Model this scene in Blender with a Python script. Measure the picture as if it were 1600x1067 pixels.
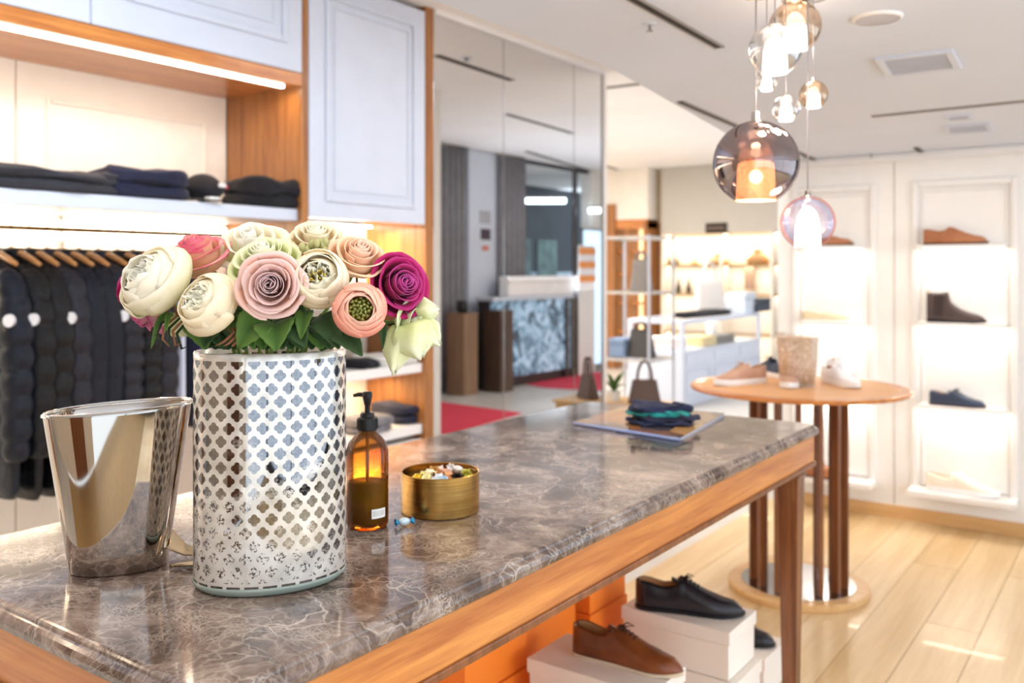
import bpy, math, random
from mathutils import Vector, Matrix, noise as mnoise
random.seed(7)
PI = math.pi
S = bpy.context.scene
for o in list(bpy.data.objects): bpy.data.objects.remove(o)
COL = S.collection

# ------------------------------------------------------------------ camera, world, light, exposure
EYE = 1.35; F = 1390.0; HY = 425.0
YAW = math.atan(1000/1390.0); SA, CA = math.sin(YAW), math.cos(YAW)
cam = bpy.data.cameras.new('camera'); co = bpy.data.objects.new('camera', cam); COL.objects.link(co)
co.location = (0, 0, EYE); co.rotation_euler = (PI/2, 0, YAW)
cam.sensor_width = 36; cam.lens = 36*F/1600; cam.shift_y = -(533.5-HY)/1600
cam.clip_start = 0.02; cam.clip_end = 200
cam.dof.use_dof = True; cam.dof.focus_distance = 1.17; cam.dof.aperture_fstop = 4.4; cam.dof.aperture_blades = 0
S.camera = co
W = bpy.data.worlds.new('world'); S.world = W; W.use_nodes = True
W.node_tree.nodes['Background'].inputs[0].default_value = (0.80, 0.90, 1.0, 1)
W.node_tree.nodes['Background'].inputs[1].default_value = 1.35
vs = S.view_settings
vs.view_transform = 'Standard'; vs.look = 'None'; vs.gamma = 1; vs.use_curve_mapping = False
vs.exposure = 0.52
def area(name, loc, sx, sy, power, col=(1, .86, .70), rot=(0, 0, 0)):
    l = bpy.data.lights.new(name, 'AREA'); l.shape = 'RECTANGLE'; l.size = sx; l.size_y = sy
    l.energy = power; l.color = col
    o = bpy.data.objects.new(name, l); COL.objects.link(o); o.location = loc; o.rotation_euler = rot
    o.visible_camera = False
    return o
def tube_light(name, loc, length, power, col=(1, .80, .58), rot=(0, 0, 0), w=.03):
    return area(name, loc, w, length, power, col, rot)
WARM = (1, .82, .62)
def room_light(*a):
    o = area(*a); o.visible_glossy = False; return o
room_light('shop_overhead_fill', (-.6, .6, 1.99), 1.8, 2.0, 15, (1, .93, .86))  # added overhead fill to brighten the bouquet and table; no fitting here
room_light('shoe_wall_fill', (-1.1, 4.2, 1.98), 1.4, 1.2, 7, (1, .92, .84))  # added fill in front of the shoe wall, without a fitting
room_light('aisle_door_fill', (-1.65, .8, 2.72), .4, 2.2, 44, (.76, .87, 1), (0, .75, 0))  # added cool fill tilted at the cupboard doors; no lamp hangs here
room_light('far_room_fill', (-4.9, 7.9, 2.74), 2.2, 3.2, 125, (.98, .96, .95))  # added broad fill for the far room and what the mirrors show
room_light('window_daylight', (3.15, 1.4, .95), 1.8, 3.6, 64, (.74, .85, 1.0), (0, PI/2+.32, 0))
room_light('storefront_daylight', (1.6, -2.35, 1.1), 1.6, 1.6, 18, (.86, .93, 1.0), (PI/2+.15, 0, 0))
room_light('far_upward_fill', (-.5, 9.0, .9), 1.2, 3.6, 46, (.78, .87, 1.0), (0, PI/2+.55, 0))  # added upward fill for the far ceiling, not light from a window
room_light('mirror_aisle_fill', (-1.75, 4.1, 2.74), .4, 1.2, 14, (1, .93, .86))  # added fill whose floor bounce lifts the ceiling by the mirrors

# ------------------------------------------------------------------ helpers
def ray(px):
    t = (px-800)/F
    return (-SA+CA*t, CA+SA*t)
def D(px, py, d):
    a, b = ray(px); return Vector((a*d, b*d, EYE+(HY-py)/F*d))
def G(px, py, z=0.0):
    return D(px, py, F*(EYE-z)/(py-HY))
MX = -3.2                                            # plane of the mirrors and cabinet fronts
def RM(px, py, d):                                   # where a thing seen in the mirror really stands
    v = D(px, py, d); return Vector((2*MX-v.x, v.y, v.z))
def atX(px, X):                                      # Y of a vertical line seen at px on plane X
    a, b = ray(px); return X*b/a
def atY(px, Y):
    a, b = ray(px); return Y*a/b

class N:
    def __init__(s, nt, sock): s.nt, s.s = nt, sock
    def _m(s, op, o=None, c=None):
        n = s.nt.nodes.new('ShaderNodeMath'); n.operation = op
        s.nt.links.new(s.s, n.inputs[0])
        for i, v in ((1, o), (2, c)):
            if v is None: continue
            if isinstance(v, N): s.nt.links.new(v.s, n.inputs[i])
            else: n.inputs[i].default_value = v
        return N(s.nt, n.outputs[0])
    def __add__(s, o): return s._m('ADD', o)
    def __sub__(s, o): return s._m('SUBTRACT', o)
    def __mul__(s, o): return s._m('MULTIPLY', o)
    def mn(s, o): return s._m('MINIMUM', o)
    def mx(s, o): return s._m('MAXIMUM', o)
    def ab(s): return s._m('ABSOLUTE')
    def sqrt(s): return s._m('SQRT')
    def fl(s, o): return s._m('FLOORED_MODULO', o)
    def lt(s, o): return s._m('LESS_THAN', o)
    def gt(s, o): return s._m('GREATER_THAN', o)

def srgb(c):
    if isinstance(c, str):
        c = [int(c[i:i+2], 16)/255 for i in (0, 2, 4)]
    return tuple((x/12.92 if x <= .04045 else ((x+.055)/1.055)**2.4) for x in c)+(1,)
def newmat(name):
    m = bpy.data.materials.new(name); m.use_nodes = True
    nt = m.node_tree; return m, nt, nt.nodes['Principled BSDF']
def setin(b, **k):
    for n, v in k.items():
        n = n.replace('_', ' ')
        if n in b.inputs: b.inputs[n].default_value = v
def texco(nt, scale=(1, 1, 1), out='Object', rot=(0, 0, 0)):
    tc = nt.nodes.new('ShaderNodeTexCoord'); mp = nt.nodes.new('ShaderNodeMapping')
    mp.inputs['Scale'].default_value = scale; mp.inputs['Rotation'].default_value = rot
    nt.links.new(tc.outputs[out], mp.inputs[0]); return mp.outputs[0]
def noise(nt, vec, scale, detail=3, rough=.5, dist=0):
    n = nt.nodes.new('ShaderNodeTexNoise'); n.inputs['Scale'].default_value = scale
    n.inputs['Detail'].default_value = detail; n.inputs['Roughness'].default_value = rough
    n.inputs['Distortion'].default_value = dist
    if vec is not None: nt.links.new(vec, n.inputs['Vector'])
    return n.outputs['Fac']
def ramp(nt, fac, stops):
    r = nt.nodes.new('ShaderNodeValToRGB'); e = r.color_ramp.elements
    while len(e) < len(stops): e.new(.5)
    for k, (p, c) in enumerate(stops):
        e[k].position = p; e[k].color = c if len(c) == 4 else tuple(c)+(1,)
    nt.links.new(fac, r.inputs[0]); return r.outputs[0]
def bump(nt, b, h, strength=.2, dist=.01):
    n = nt.nodes.new('ShaderNodeBump'); n.inputs['Strength'].default_value = strength
    n.inputs['Distance'].default_value = dist
    nt.links.new(h, n.inputs['Height']); nt.links.new(n.outputs[0], b.inputs['Normal'])
_mats = {}
def plain(name, c, rough=.5, metal=0, var=.06, scale=8, bmp=0, bscale=60, **k):
    if name in _mats: return _mats[name]
    m, nt, b = newmat(name); c = srgb(c)
    v = texco(nt)
    f = noise(nt, v, scale)
    lo = tuple(max(0, x*(1-var)) for x in c[:3]); hi = tuple(min(1, x*(1+var)) for x in c[:3])
    nt.links.new(ramp(nt, f, [(.3, lo), (.7, hi)]), b.inputs['Base Color'])
    setin(b, Roughness=rough, Metallic=metal, **k)
    if bmp: bump(nt, b, noise(nt, v, bscale), bmp, .005)
    _mats[name] = m; return m
def wood(name, c1, c2, rough=.35, axis='Y', coat=.2, sc=1.0):
    if name in _mats: return _mats[name]
    m, nt, b = newmat(name)
    s = {'X': (1.2, 22, 22), 'Y': (22, 1.2, 22), 'Z': (22, 22, 1.2)}[axis]
    v = texco(nt, tuple(q*sc for q in s))
    f = noise(nt, v, 1.6, 6, .6, .6)
    f2 = noise(nt, texco(nt, tuple(q*sc*3 for q in s)), 3, 3)
    mixf = N(nt, f)*.75+N(nt, f2)*.25
    c1, c2 = srgb(c1), srgb(c2)
    mid = tuple((a+b_)/2 for a, b_ in zip(c1, c2))
    nt.links.new(ramp(nt, mixf.s, [(.36, c1), (.5, mid), (.64, c2)]), b.inputs['Base Color'])
    setin(b, Roughness=rough, Coat_Weight=coat)
    bump(nt, b, mixf.s, .08, .002)
    _mats[name] = m; return m
def emit(name, c, strength):
    if name in _mats: return _mats[name]
    m, nt, b = newmat(name); c = srgb(c)
    setin(b, Base_Color=c, Emission_Color=c, Emission_Strength=strength, Roughness=.5)
    _mats[name] = m; return m
def glass(name, c=(1, 1, 1, 1), rough=0.0, thin=True, alpha=.12, ior=1.45):
    if name in _mats: return _mats[name]
    m, nt, b = newmat(name)
    if thin:
        nt.nodes.remove(b); out = nt.nodes['Material Output']
        t = nt.nodes.new('ShaderNodeBsdfTransparent'); t.inputs[0].default_value = c
        g = nt.nodes.new('ShaderNodeBsdfGlossy'); g.inputs['Roughness'].default_value = .02
        fr = nt.nodes.new('ShaderNodeFresnel'); fr.inputs[0].default_value = ior
        mx = nt.nodes.new('ShaderNodeMixShader')
        fac = N(nt, fr.outputs[0])*.32+alpha*.1
        nt.links.new(fac.s, mx.inputs[0]); nt.links.new(t.outputs[0], mx.inputs[1]); nt.links.new(g.outputs[0], mx.inputs[2])
        nt.links.new(mx.outputs[0], out.inputs[0])
    else:
        setin(b, Base_Color=c, Roughness=rough, Transmission_Weight=1.0, IOR=ior)
    _mats[name] = m; return m

ORG = {}
def thing(name, label, cat, loc=(0, 0, 0), group=None, kind=None):
    o = bpy.data.objects.new(name, None); COL.objects.link(o); o.location = loc; o.empty_display_size = .05
    o['label'] = label; o['category'] = cat
    if group: o['group'] = group
    if kind: o['kind'] = kind
    ORG[o] = Vector(loc); return o
class MB:
    def __init__(s): s.v = []; s.f = []; s.g = {}; s.uv = None
    def quad(s, a, b, c, d):
        n = len(s.v); s.v += [Vector(a), Vector(b), Vector(c), Vector(d)]; s.f.append((n, n+1, n+2, n+3)); return s
    def box(s, lo, hi, rz=0, piv=None):
        n = len(s.v)
        P = [Vector((x, y, z)) for z in (lo[2], hi[2]) for y in (lo[1], hi[1]) for x in (lo[0], hi[0])]
        if rz:
            c = Vector(piv) if piv else Vector(((lo[0]+hi[0])/2, (lo[1]+hi[1])/2, 0))
            M = Matrix.Rotation(rz, 3, 'Z')
            P = [M @ (p-c)+c for p in P]
        s.v += P
        for q in ((0, 2, 3, 1), (4, 5, 7, 6), (0, 1, 5, 4), (1, 3, 7, 5), (3, 2, 6, 7), (2, 0, 4, 6)):
            s.f.append(tuple(n+i for i in q))
        return s
    def rings(s, rings, cap0=True, cap1=True, closed=True, wrap=False):
        n = len(s.v); m = len(rings[0])
        for r in rings: s.v += [Vector(p) for p in r]
        K = len(rings)
        for k in range(K if wrap else K-1):
            k2 = (k+1) % K
            for i in range(m if closed else m-1):
                j = (i+1) % m
                s.f.append((n+k*m+i, n+k*m+j, n+k2*m+j, n+k2*m+i))
        if cap0 and not wrap: s.f.append(tuple(n+i for i in reversed(range(m))))
        if cap1 and not wrap: s.f.append(tuple(n+(K-1)*m+i for i in range(m)))
        return s
    def lathe(s, prof, c=(0, 0, 0), seg=32, sx=1, sy=1, rz=0, cap0=False, cap1=False):
        rr = []
        for r, z in prof:
            ring = []
            for i in range(seg):
                a = 2*PI*i/seg; x, y = r*sx*math.cos(a), r*sy*math.sin(a)
                ring.append((c[0]+x*math.cos(rz)-y*math.sin(rz), c[1]+x*math.sin(rz)+y*math.cos(rz), c[2]+z))
            rr.append(ring)
        return s.rings(rr, cap0, cap1)
    def tube(s, pts, r, seg=8, cap=True):
        pts = [Vector(p) for p in pts]; rr = []
        up = None
        for i, p in enumerate(pts):
            t = (pts[min(i+1, len(pts)-1)]-pts[max(i-1, 0)]).normalized()
            if up is None:
                a = Vector((0, 0, 1)) if abs(t.z) < .9 else Vector((1, 0, 0))
                up = t.cross(a).normalized()
            else:
                up = (up-t*up.dot(t)).normalized()
            w = t.cross(up)
            ri = r[i] if isinstance(r, (list, tuple)) else r
            rr.append([p+up*ri*math.cos(2*PI*k/seg)+w*ri*math.sin(2*PI*k/seg) for k in range(seg)])
        return s.rings(rr, cap, cap)
    def grid(s, fn, nu, nv, g=None):
        n = len(s.v)
        for j in range(nv+1):
            for i in range(nu+1):
                s.v.append(Vector(fn(i/nu, j/nv)))
                if g is not None: s.g[len(s.v)-1] = g(i/nu, j/nv)
        for j in range(nv):
            for i in range(nu):
                a = n+j*(nu+1)+i; s.f.append((a, a+1, a+nu+2, a+nu+1))
        return s
    def sphere(s, c, r, su=14, sv=8, sc=(1, 1, 1), fn=None):
        rr = []
        for j in range(sv+1):
            a = -PI/2+PI*j/sv; ring = []
            for i in range(su):
                b = 2*PI*i/su
                d = Vector((math.cos(a)*math.cos(b), math.cos(a)*math.sin(b), math.sin(a)))
                k = fn(d) if fn else 1
                ring.append((c[0]+d.x*r*sc[0]*k, c[1]+d.y*r*sc[1]*k, c[2]+d.z*r*sc[2]*k))
            rr.append(ring)
        return s.rings(rr, False, False)
    def xf(s, M):
        s.v = [M @ p for p in s.v]; return s
    def build(s, name, m, parent=None, smooth=False, bevel=0, solid=0, sub=0, label=None, kind=None, cat=None, group=None):
        org = Vector((0, 0, 0)); 
        if parent is not None: org = ORG.get(parent, Vector((0, 0, 0)))
        elif cat:
            xs = [p.x for p in s.v]; ys = [p.y for p in s.v]; zs = [p.z for p in s.v]
            org = Vector(((min(xs)+max(xs))/2, (min(ys)+max(ys))/2, min(zs)))
        me = bpy.data.meshes.new(name); me.from_pydata([tuple(p-org) for p in s.v], [], s.f); me.update()
        if s.g:
            at = me.attributes.new('grad', 'FLOAT', 'POINT')
            for i, v in s.g.items(): at.data[i].value = v
        if s.uv:
            uvl = me.uv_layers.new(name='UVMap')
            for lp in me.loops: uvl.data[lp.index].uv = s.uv[lp.vertex_index]
        me.materials.append(m)
        if smooth: me.polygons.foreach_set('use_smooth', [True]*len(me.polygons))
        o = bpy.data.objects.new(name, me); COL.objects.link(o)
        ORG[o] = org
        if parent is not None: o.parent = parent
        else: o.location = org
        if solid:
            q = o.modifiers.new('s', 'SOLIDIFY'); q.thickness = solid; q.offset = 0
        if bevel:
            q = o.modifiers.new('b', 'BEVEL'); q.width = bevel; q.segments = 2; q.limit_method = 'ANGLE'
        if sub:
            q = o.modifiers.new('u', 'SUBSURF'); q.levels = sub; q.render_levels = sub
        if label: o['label'] = label
        if kind: o['kind'] = kind
        if cat: o['category'] = cat
        if group: o['group'] = group
        return o
def box(name, lo, hi, m, parent=None, bevel=.003, **k):
    return MB().box(lo, hi).build(name, m, parent, bevel=bevel, **k)
def struct(name, mb, m, **k):
    return mb.build(name, m, None, kind='structure', **k)
def lerp(tab, x):
    if x <= tab[0][0]: return tab[0][1]
    for (a, va), (b, vb) in zip(tab, tab[1:]):
        if x <= b:
            t = (x-a)/(b-a); return va+(vb-va)*t
    return tab[-1][1]

# ------------------------------------------------------------------ materials
m_white = plain('white_lacquer', 'ECE8E4', .35, var=.02)
m_cool = plain('cool_white_lacquer', 'CCD2DE', .4, var=.02)
m_cream = plain('cream_panel', 'EFE4D4', .5, var=.03)
m_wall = plain('wall_paint', 'F0ECE6', .7, var=.02)
m_ceil2 = plain('ceiling_far_lightened', 'F4EFEA', .9, var=.02, scale=2)  # missing bounce light put into the colour: lighter, warmer than the low ceiling
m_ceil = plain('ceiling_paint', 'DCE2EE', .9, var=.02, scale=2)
m_walnut = wood('walnut_y', 'AC6230', 'DA904A', .3, 'Y', .35)
m_walnutx = wood('walnut_x', 'AC6230', 'DA904A', .3, 'X', .35)
m_walnutz = wood('walnut_z', '84502A', 'B1763E', .35, 'Z', .2)
m_darkwood = wood('dark_walnut', '5E3418', '8F5630', .3, 'Z', .3)
m_oak = wood('oak_floor', 'CDAA78', 'DEC294', .35, 'Y', .15, .6)
m_oakz = wood('oak_light', 'C99A62', 'DDB37C', .4, 'X', .15)
m_tile = plain('stone_tile', 'C8C2BA', .35, var=.08, scale=3)
m_chrome = plain('polished_chrome', 'D8D6D2', .06, 1, var=.01)
m_steel = plain('brushed_steel', 'B8B4AE', .25, 1, var=.03)
m_gold = plain('gold_rail', 'B89A6A', .25, 1, var=.03)
m_black = plain('black_plastic', '141416', .35, var=.1)
m_darkslot = plain('slot_black', '2A2624', .7, var=.1)
m_led = emit('led_warm_white', 'FFF2DE', 14)
m_ledcool = emit('led_cool_white', 'E6F4FF', 6)
m_glass = glass('clear_glass')

def marble():
    m, nt, b = newmat('brown_marble')
    v = texco(nt)
    nz = nt.nodes.new('ShaderNodeTexNoise'); nz.inputs['Scale'].default_value = 5; nz.inputs['Detail'].default_value = 5
    nt.links.new(v, nz.inputs['Vector'])
    vm = nt.nodes.new('ShaderNodeVectorMath'); vm.operation = 'SUBTRACT'; vm.inputs[1].default_value = (.5, .5, .5)
    nt.links.new(nz.outputs['Color'], vm.inputs[0])
    vs_ = nt.nodes.new('ShaderNodeVectorMath'); vs_.operation = 'SCALE'; vs_.inputs['Scale'].default_value = .26
    nt.links.new(vm.outputs[0], vs_.inputs[0])
    va = nt.nodes.new('ShaderNodeVectorMath'); nt.links.new(v, va.inputs[0]); nt.links.new(vs_.outputs[0], va.inputs[1])
    def vor(scale, w):
        q = nt.nodes.new('ShaderNodeTexVoronoi'); q.feature = 'DISTANCE_TO_EDGE'; q.inputs['Scale'].default_value = scale
        nt.links.new(va.outputs[0], q.inputs['Vector'])
        return N(nt, ramp(nt, q.outputs['Distance'], [(0, (1, 1, 1)), (w*.35, (.45, .45, .45)), (w, (0, 0, 0))]))
    v1 = vor(9, .03)*N(nt, ramp(nt, noise(nt, v, 6, 3), [(.46, (0, 0, 0)), (.70, (1, 1, 1))]))
    v2 = vor(34, .09)*N(nt, ramp(nt, noise(nt, v, 11, 4), [(.40, (0, 0, 0)), (.68, (1, 1, 1))]))
    v3 = vor(105, .17)*N(nt, ramp(nt, noise(nt, v, 16, 4), [(.46, (0, 0, 0)), (.72, (1, 1, 1))]))
    vein = (v1*.7).mx(v2*.5).mx(v3*.5)
    cell = nt.nodes.new('ShaderNodeTexVoronoi'); cell.inputs['Scale'].default_value = 34
    nt.links.new(va.outputs[0], cell.inputs['Vector'])
    sep = nt.nodes.new('ShaderNodeSeparateColor'); nt.links.new(cell.outputs['Color'], sep.inputs[0])
    base = (N(nt, noise(nt, va.outputs[0], 9, 9, .72))*.93+N(nt, sep.outputs[0])*.07)
    c = ramp(nt, base.s, [(.36, srgb('382C28')), (.46, srgb('5A4A42')), (.55, srgb('78665C')), (.68, srgb('A09084'))])
    mx = nt.nodes.new('ShaderNodeMix'); mx.data_type = 'RGBA'
    nt.links.new(vein.s, mx.inputs['Factor']); nt.links.new(c, mx.inputs['A']); mx.inputs['B'].default_value = srgb('DDD0C2')
    nt.links.new(mx.outputs['Result'], b.inputs['Base Color'])
    setin(b, Roughness=.10, Specular_IOR_Level=.55, Coat_Weight=.12, Coat_Roughness=.05)
    return m
m_marble = marble()

# ------------------------------------------------------------------ structure
# floors
fl = struct('floor', MB().box((-1.85, -2.5, -.05), (3.2, 5.2, -.012)), plain('floor_joint', 'A98655', .6))
W_, L_ = .19, 1.9
proto = {}
for i in range(26):
    x0 = -1.85+i*W_
    if x0+W_ > 3.1: break
    y = -.6-((i*.73) % 1.5)
    while y < 5.2:
        y0, y1 = max(y, -.6), min(y+L_, 5.2); 
        if y1-y0 > .08:
            key = round(y1-y0, 2), i % 3
            if key not in proto:
                o = MB().box((-W_/2+.0012, -(y1-y0)/2+.0012, -.012), (W_/2-.0012, (y1-y0)/2-.0012, 0)).build('floor_plank', [m_oak, wood('oak_b', 'D2B07F', 'E2C99E', .35, 'Y', .15, .7), wood('oak_c', 'C6A26E', 'D9BB8B', .35, 'Y', .15, .5)][i % 3], None)
                proto[key] = o
            else:
                o = proto[key].copy(); COL.objects.link(o)
            o.parent = fl; o.location = (x0+W_/2, (y0+y1)/2, 0)
        y += L_
struct('floor_far', MB().box((-7.5, 5.2, -.05), (3.2, 13, 0)).box((-4, -2.5, -.05), (-1.85, 5.2, 0)), m_tile)
# ceilings
XE = [(-1.395, -2.5), (-1.395, 2.45), (-1.80, 5.2)]
lowc = MB(); ZL = 2.0
bot = [(x, y, ZL) for x, y in XE]+[(3.2, 5.2, ZL), (3.2, -2.5, ZL)]
top = [(x, y, 2.84) for x, y, z in bot]
lowc.rings([list(reversed(bot)), list(reversed(top))], True, True)
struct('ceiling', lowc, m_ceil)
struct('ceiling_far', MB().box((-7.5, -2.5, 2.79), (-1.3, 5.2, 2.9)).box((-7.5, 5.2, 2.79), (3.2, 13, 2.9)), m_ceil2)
# walls
struct('wall_left', MB().box((-4.0, -2.5, 0), (-3.86, 5.56, 2.79)), m_wall)
struct('wall_left_end', MB().box((-4.0, 5.56, 0), (-3.2, 5.62, 2.79)), m_wall)
struct('wall_far_left', MB().box((-7.6, 5.6, 0), (-7.4, 13, 2.79)), m_wall)
struct('wall_left_return', MB().box((-7.5, 5.5, 0), (-4.0, 5.6, 2.79)), m_wall)
struct('wall_back', MB().box((-7.5, 12.2, 0), (.3, 12.4, 2.79)), m_wall)
shoe_wall = struct('wall_shoes', MB().box((-1.8, 5.2, 0), (-.02, 5.42, 2.79)), m_wall)
box('baseboard', (-1.8, 5.185, 0), (-.02, 5.205, .07), m_oakz, shoe_wall)
# moulded panel frames on the shoe wall
def frame_y(x0, x1, z0, z1, y, w, t, m, parent, name='panel_moulding', rev=True):
    mb = MB()
    mb.box((x0, y-t, z0), (x0+w, y, z1)); mb.box((x1-w, y-t, z0), (x1, y, z1))
    mb.box((x0+w, y-t, z0), (x1-w, y, z0+w)); mb.box((x0+w, y-t, z1-w), (x1-w, y, z1))
    return mb.build(name, m, parent, bevel=.006)
for x0, x1 in ((-1.71, -1.24), (-1.06, -.55), (-.42, -.10)):
    frame_y(x0, x1, .16, 1.84, 5.2, .035, .02, m_white, shoe_wall)
    frame_y(x0+.05, x1-.05, .21, 1.79, 5.2, .012, .008, m_white, shoe_wall, 'inner_moulding')
for x in (-1.15, -.48):
    box('pilaster_joint', (x-.002, 5.196, .07), (x+.002, 5.2, 2.0), plain('joint_grey', 'BFB6AE', .8), shoe_wall, bevel=0)
box('cornice', (-1.8, 5.17, 1.955), (-.02, 5.2, 2.0), m_white, shoe_wall, .01)

# ------------------------------------------------------------------ left cabinetry
XF, XB = -3.2, -3.76
def panel_x(x, y0, y1, z0, z1, w, t, m, parent, name='raised_panel'):
    mb = MB()
    mb.box((x, y0, z0), (x+t, y0+w, z1)); mb.box((x, y1-w, z0), (x+t, y1, z1))
    mb.box((x, y0+w, z0), (x+t, y1-w, z0+w)); mb.box((x, y0+w, z1-w), (x+t, y1-w, z1))
    return mb.build(name, m, parent, bevel=.006)
Y1, Y2 = atX(472, XF), atX(482, XF)           # divider between the bays
Y3, Y4 = atX(664, XF), atX(677, XF)
YL = -1.2
wd = thing('open_wardrobe', 'open walnut and white wall wardrobe holding the hanging dark jackets', 'wardrobe', (XF, 1, 0))
box('side_panel', (XB, Y1, 0), (XF, Y2, 2.79), m_walnutz, wd)
box('side_panel', (XB, YL-.03, 0), (XF, YL, 2.79), m_walnutz, wd)
ZS = 1.35+(425-300)/F*atX(472, XF)/ray(472)[1]
# back panels with mouldings
yb = [YL, .55, atX(25, XB), Y1]
for a, b in zip(yb, yb[1:]):
    q = box('back_panel', (XB-.02, a+.002, .0), (XB, b-.002, 2.79), m_cream, wd)
    panel_x(XB, a+.12, b-.12, 1.72, 2.08, .02, .012, m_cream, q, 'panel_moulding')
zled = 1.35+(425-141)/F*(atX(462, XF-.06)/ray(462)[1])
ZT = zled+.012
box('top_board', (XB, YL, ZT), (XF-.0305, Y1, ZT+.049), m_walnut, wd)
box('front_rail', (XF-.03, YL, ZT-.004), (XF, Y1, ZT+.055), m_walnut, wd)
lp = box('led_strip', (XF-.075, YL, ZT-.012), (XF-.055, Y1-.06, ZT+.002), m_led, wd, 0)
tube_light('wardrobe_top_led', (XF-.065, (Y1+YL)/2, ZT-.02), Y1-YL-.1, 7, (1, .78, .52))
# overhead cupboards
oc = thing('overhead_cupboard', 'white overhead cupboard with moulded doors above the led strip', 'cupboard', (XF, 1, ZT))
box('body', (XB, YL, ZT+.05), (XF-.02, Y1, 2.77), m_cool, oc)
ys = [YL, .1, atX(142, XF), Y1]
for a, b in zip(ys, ys[1:]):
    dr = box('door', (XF-.018, a+.002, ZT+.058), (XF+.002, b-.002, 2.76), m_cool, oc)
    panel_x(XF+.002, a+.13, b-.09, ZT+.058+.12, 2.66, .03, .012, m_cool, dr, 'raised_panel')
    panel_x(XF+.002, a+.20, b-.16, ZT+.058+.19, 2.58, .012, .007, m_cool, dr, 'inner_bead')
# garment shelf
zst = 1.35+(425-327)/F*(atX(468, XF-.03)/ray(468)[1])
zsb = zst-.055
sh = box('garment_shelf', (XB, YL, zsb), (XF-.03, Y1, zst), m_cool, wd, .004)
box('shelf_bracket', (XB+.02, atX(85, XB), zsb-.14), (XB+.05, atX(85, XB)+.012, zsb), m_steel, wd)
box('shelf_led_strip', (XB+.001, YL, zsb-.105), (XB+.012, Y1-.01, zsb-.02), emit('led_glow', 'FFEFD6', 5), wd, 0)
tube_light('wardrobe_shelf_led', (XB+.06, (Y1+YL)/2, zsb-.05), Y1-YL-.1, 8, (1, .88, .70), (0, .5, 0))
XR = -3.47
ZR = 1.35+(425-357)/F*(atX(60, XR)/ray(60)[1])
MB().tube([(XR, YL, ZR), (XR, Y1, ZR)], .010, 10).build('hanging_rail', m_gold, wd, smooth=True)
# lower cupboards
lz = .12
lc = thing('base_cupboard', 'beige base cupboard under the hanging jackets', 'cupboard', (XF, 1, 0))
box('body', (XB, YL, 0), (XF-.02, Y1, lz), plain('beige_lacquer', 'F4E2C8', .45, var=.03), lc)
for a, b in zip(yb, yb[1:]):
    box('drawer_front', (XF-.02, a+.003, .02), (XF-.002, b-.003, lz-.01), plain('beige_lacquer', 'D9C3A8', .45), lc)
# bay two : tall cupboard door above niche
zd = 1.35+(425-345)/F*(atX(570, XF)/ray(570)[1])
tc = thing('tall_cupboard', 'tall white moulded cupboard door beside the mirrors with open niche below', 'cupboard', (XF, Y2, 0))
box('body', (XB, Y2, zd+.03), (XF-.02, Y3, 2.77), m_cool, tc)
dr = box('door', (XF-.018, Y2+.003, zd), (XF+.003, Y3-.003, 2.76), m_cool, tc)
panel_x(XF+.003, Y2+.10, Y3-.08, zd+.08, 2.68, .025, .012, m_cool, dr, 'raised_panel')
panel_x(XF+.003, Y2+.155, Y3-.135, zd+.135, 2.625, .010, .006, m_cool, dr, 'inner_bead')
box('side_panel', (XB, Y3, 0), (XF+.004, Y4, 2.79), m_walnutz, tc, label='walnut end panel beside the mirror')
box('back_panel', (-3.66, Y2, 0), (-3.64, Y3, zd), m_cream, tc)
box('led_strip', (-3.60, Y2+.02, zd-.006), (-3.58, Y3-.02, zd+.004), m_led, tc, 0)
tube_light('niche_led', (-3.45, (Y2+Y3)/2, zd-.02), .7, 7, (1, .74, .45), (0, 0, 0), .06)
tube_light('niche_low_led', (-3.45, (Y2+Y3)/2, .76), .7, 3, (1, .74, .45), (0, 0, 0), .06)
z1s = 1.35-(575-425)/F*(atX(600, XF)/ray(600)[1]); z2s = 1.35-(672-425)/F*(atX(620, XF)/ray(620)[1])
for z in (z1s, z2s, 1.22):
    box('niche_shelf', (-3.64, Y2, z-.05), (XF-.02, Y3, z), m_white, tc)
box('base_drawer', (-3.64, Y2, .05), (XF-.02, Y3, z2s-.08), m_white, tc)

# soffit band over the mirrors
struct('trim_1', MB().box((XF-.3, Y4, 2.765), (XF+.02, 5.56, 2.79)), m_white)
# mirrors
m_mirror = plain('mirror_silver', 'E4E6E8', .015, 1, var=.005)
mz = 2.765
ym = [Y4, atX(787, XF), atX(897, XF), atX(940, XF)]
mnames = ['tall wall mirror panel next to the white cupboard, reflecting grey curtain', 'middle tall wall mirror panel reflecting the dark far shop', 'narrow tall wall mirror panel at the corner of the wall']
for k, (a, b) in enumerate(zip(ym, ym[1:])):
    t = thing('wall_mirror', mnames[k], 'mirror', (XF, (a+b)/2, 0), 'tall mirrors on the cabinet wall')
    box('mirror_glass', (XF-.012, a+.003, .06), (XF, b-.003, mz), m_mirror, t, .0015)
    box('backing_board', (XF-.03, a, .04), (XF-.013, b, mz), plain('mirror_edge', '6E7478', .3, .6), t, 0)
box('trim_2', (XF-.04, ym[-1], 0), (XF+.006, ym[-1]+.02, 2.79), m_steel, None, .001, kind='structure')

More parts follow.
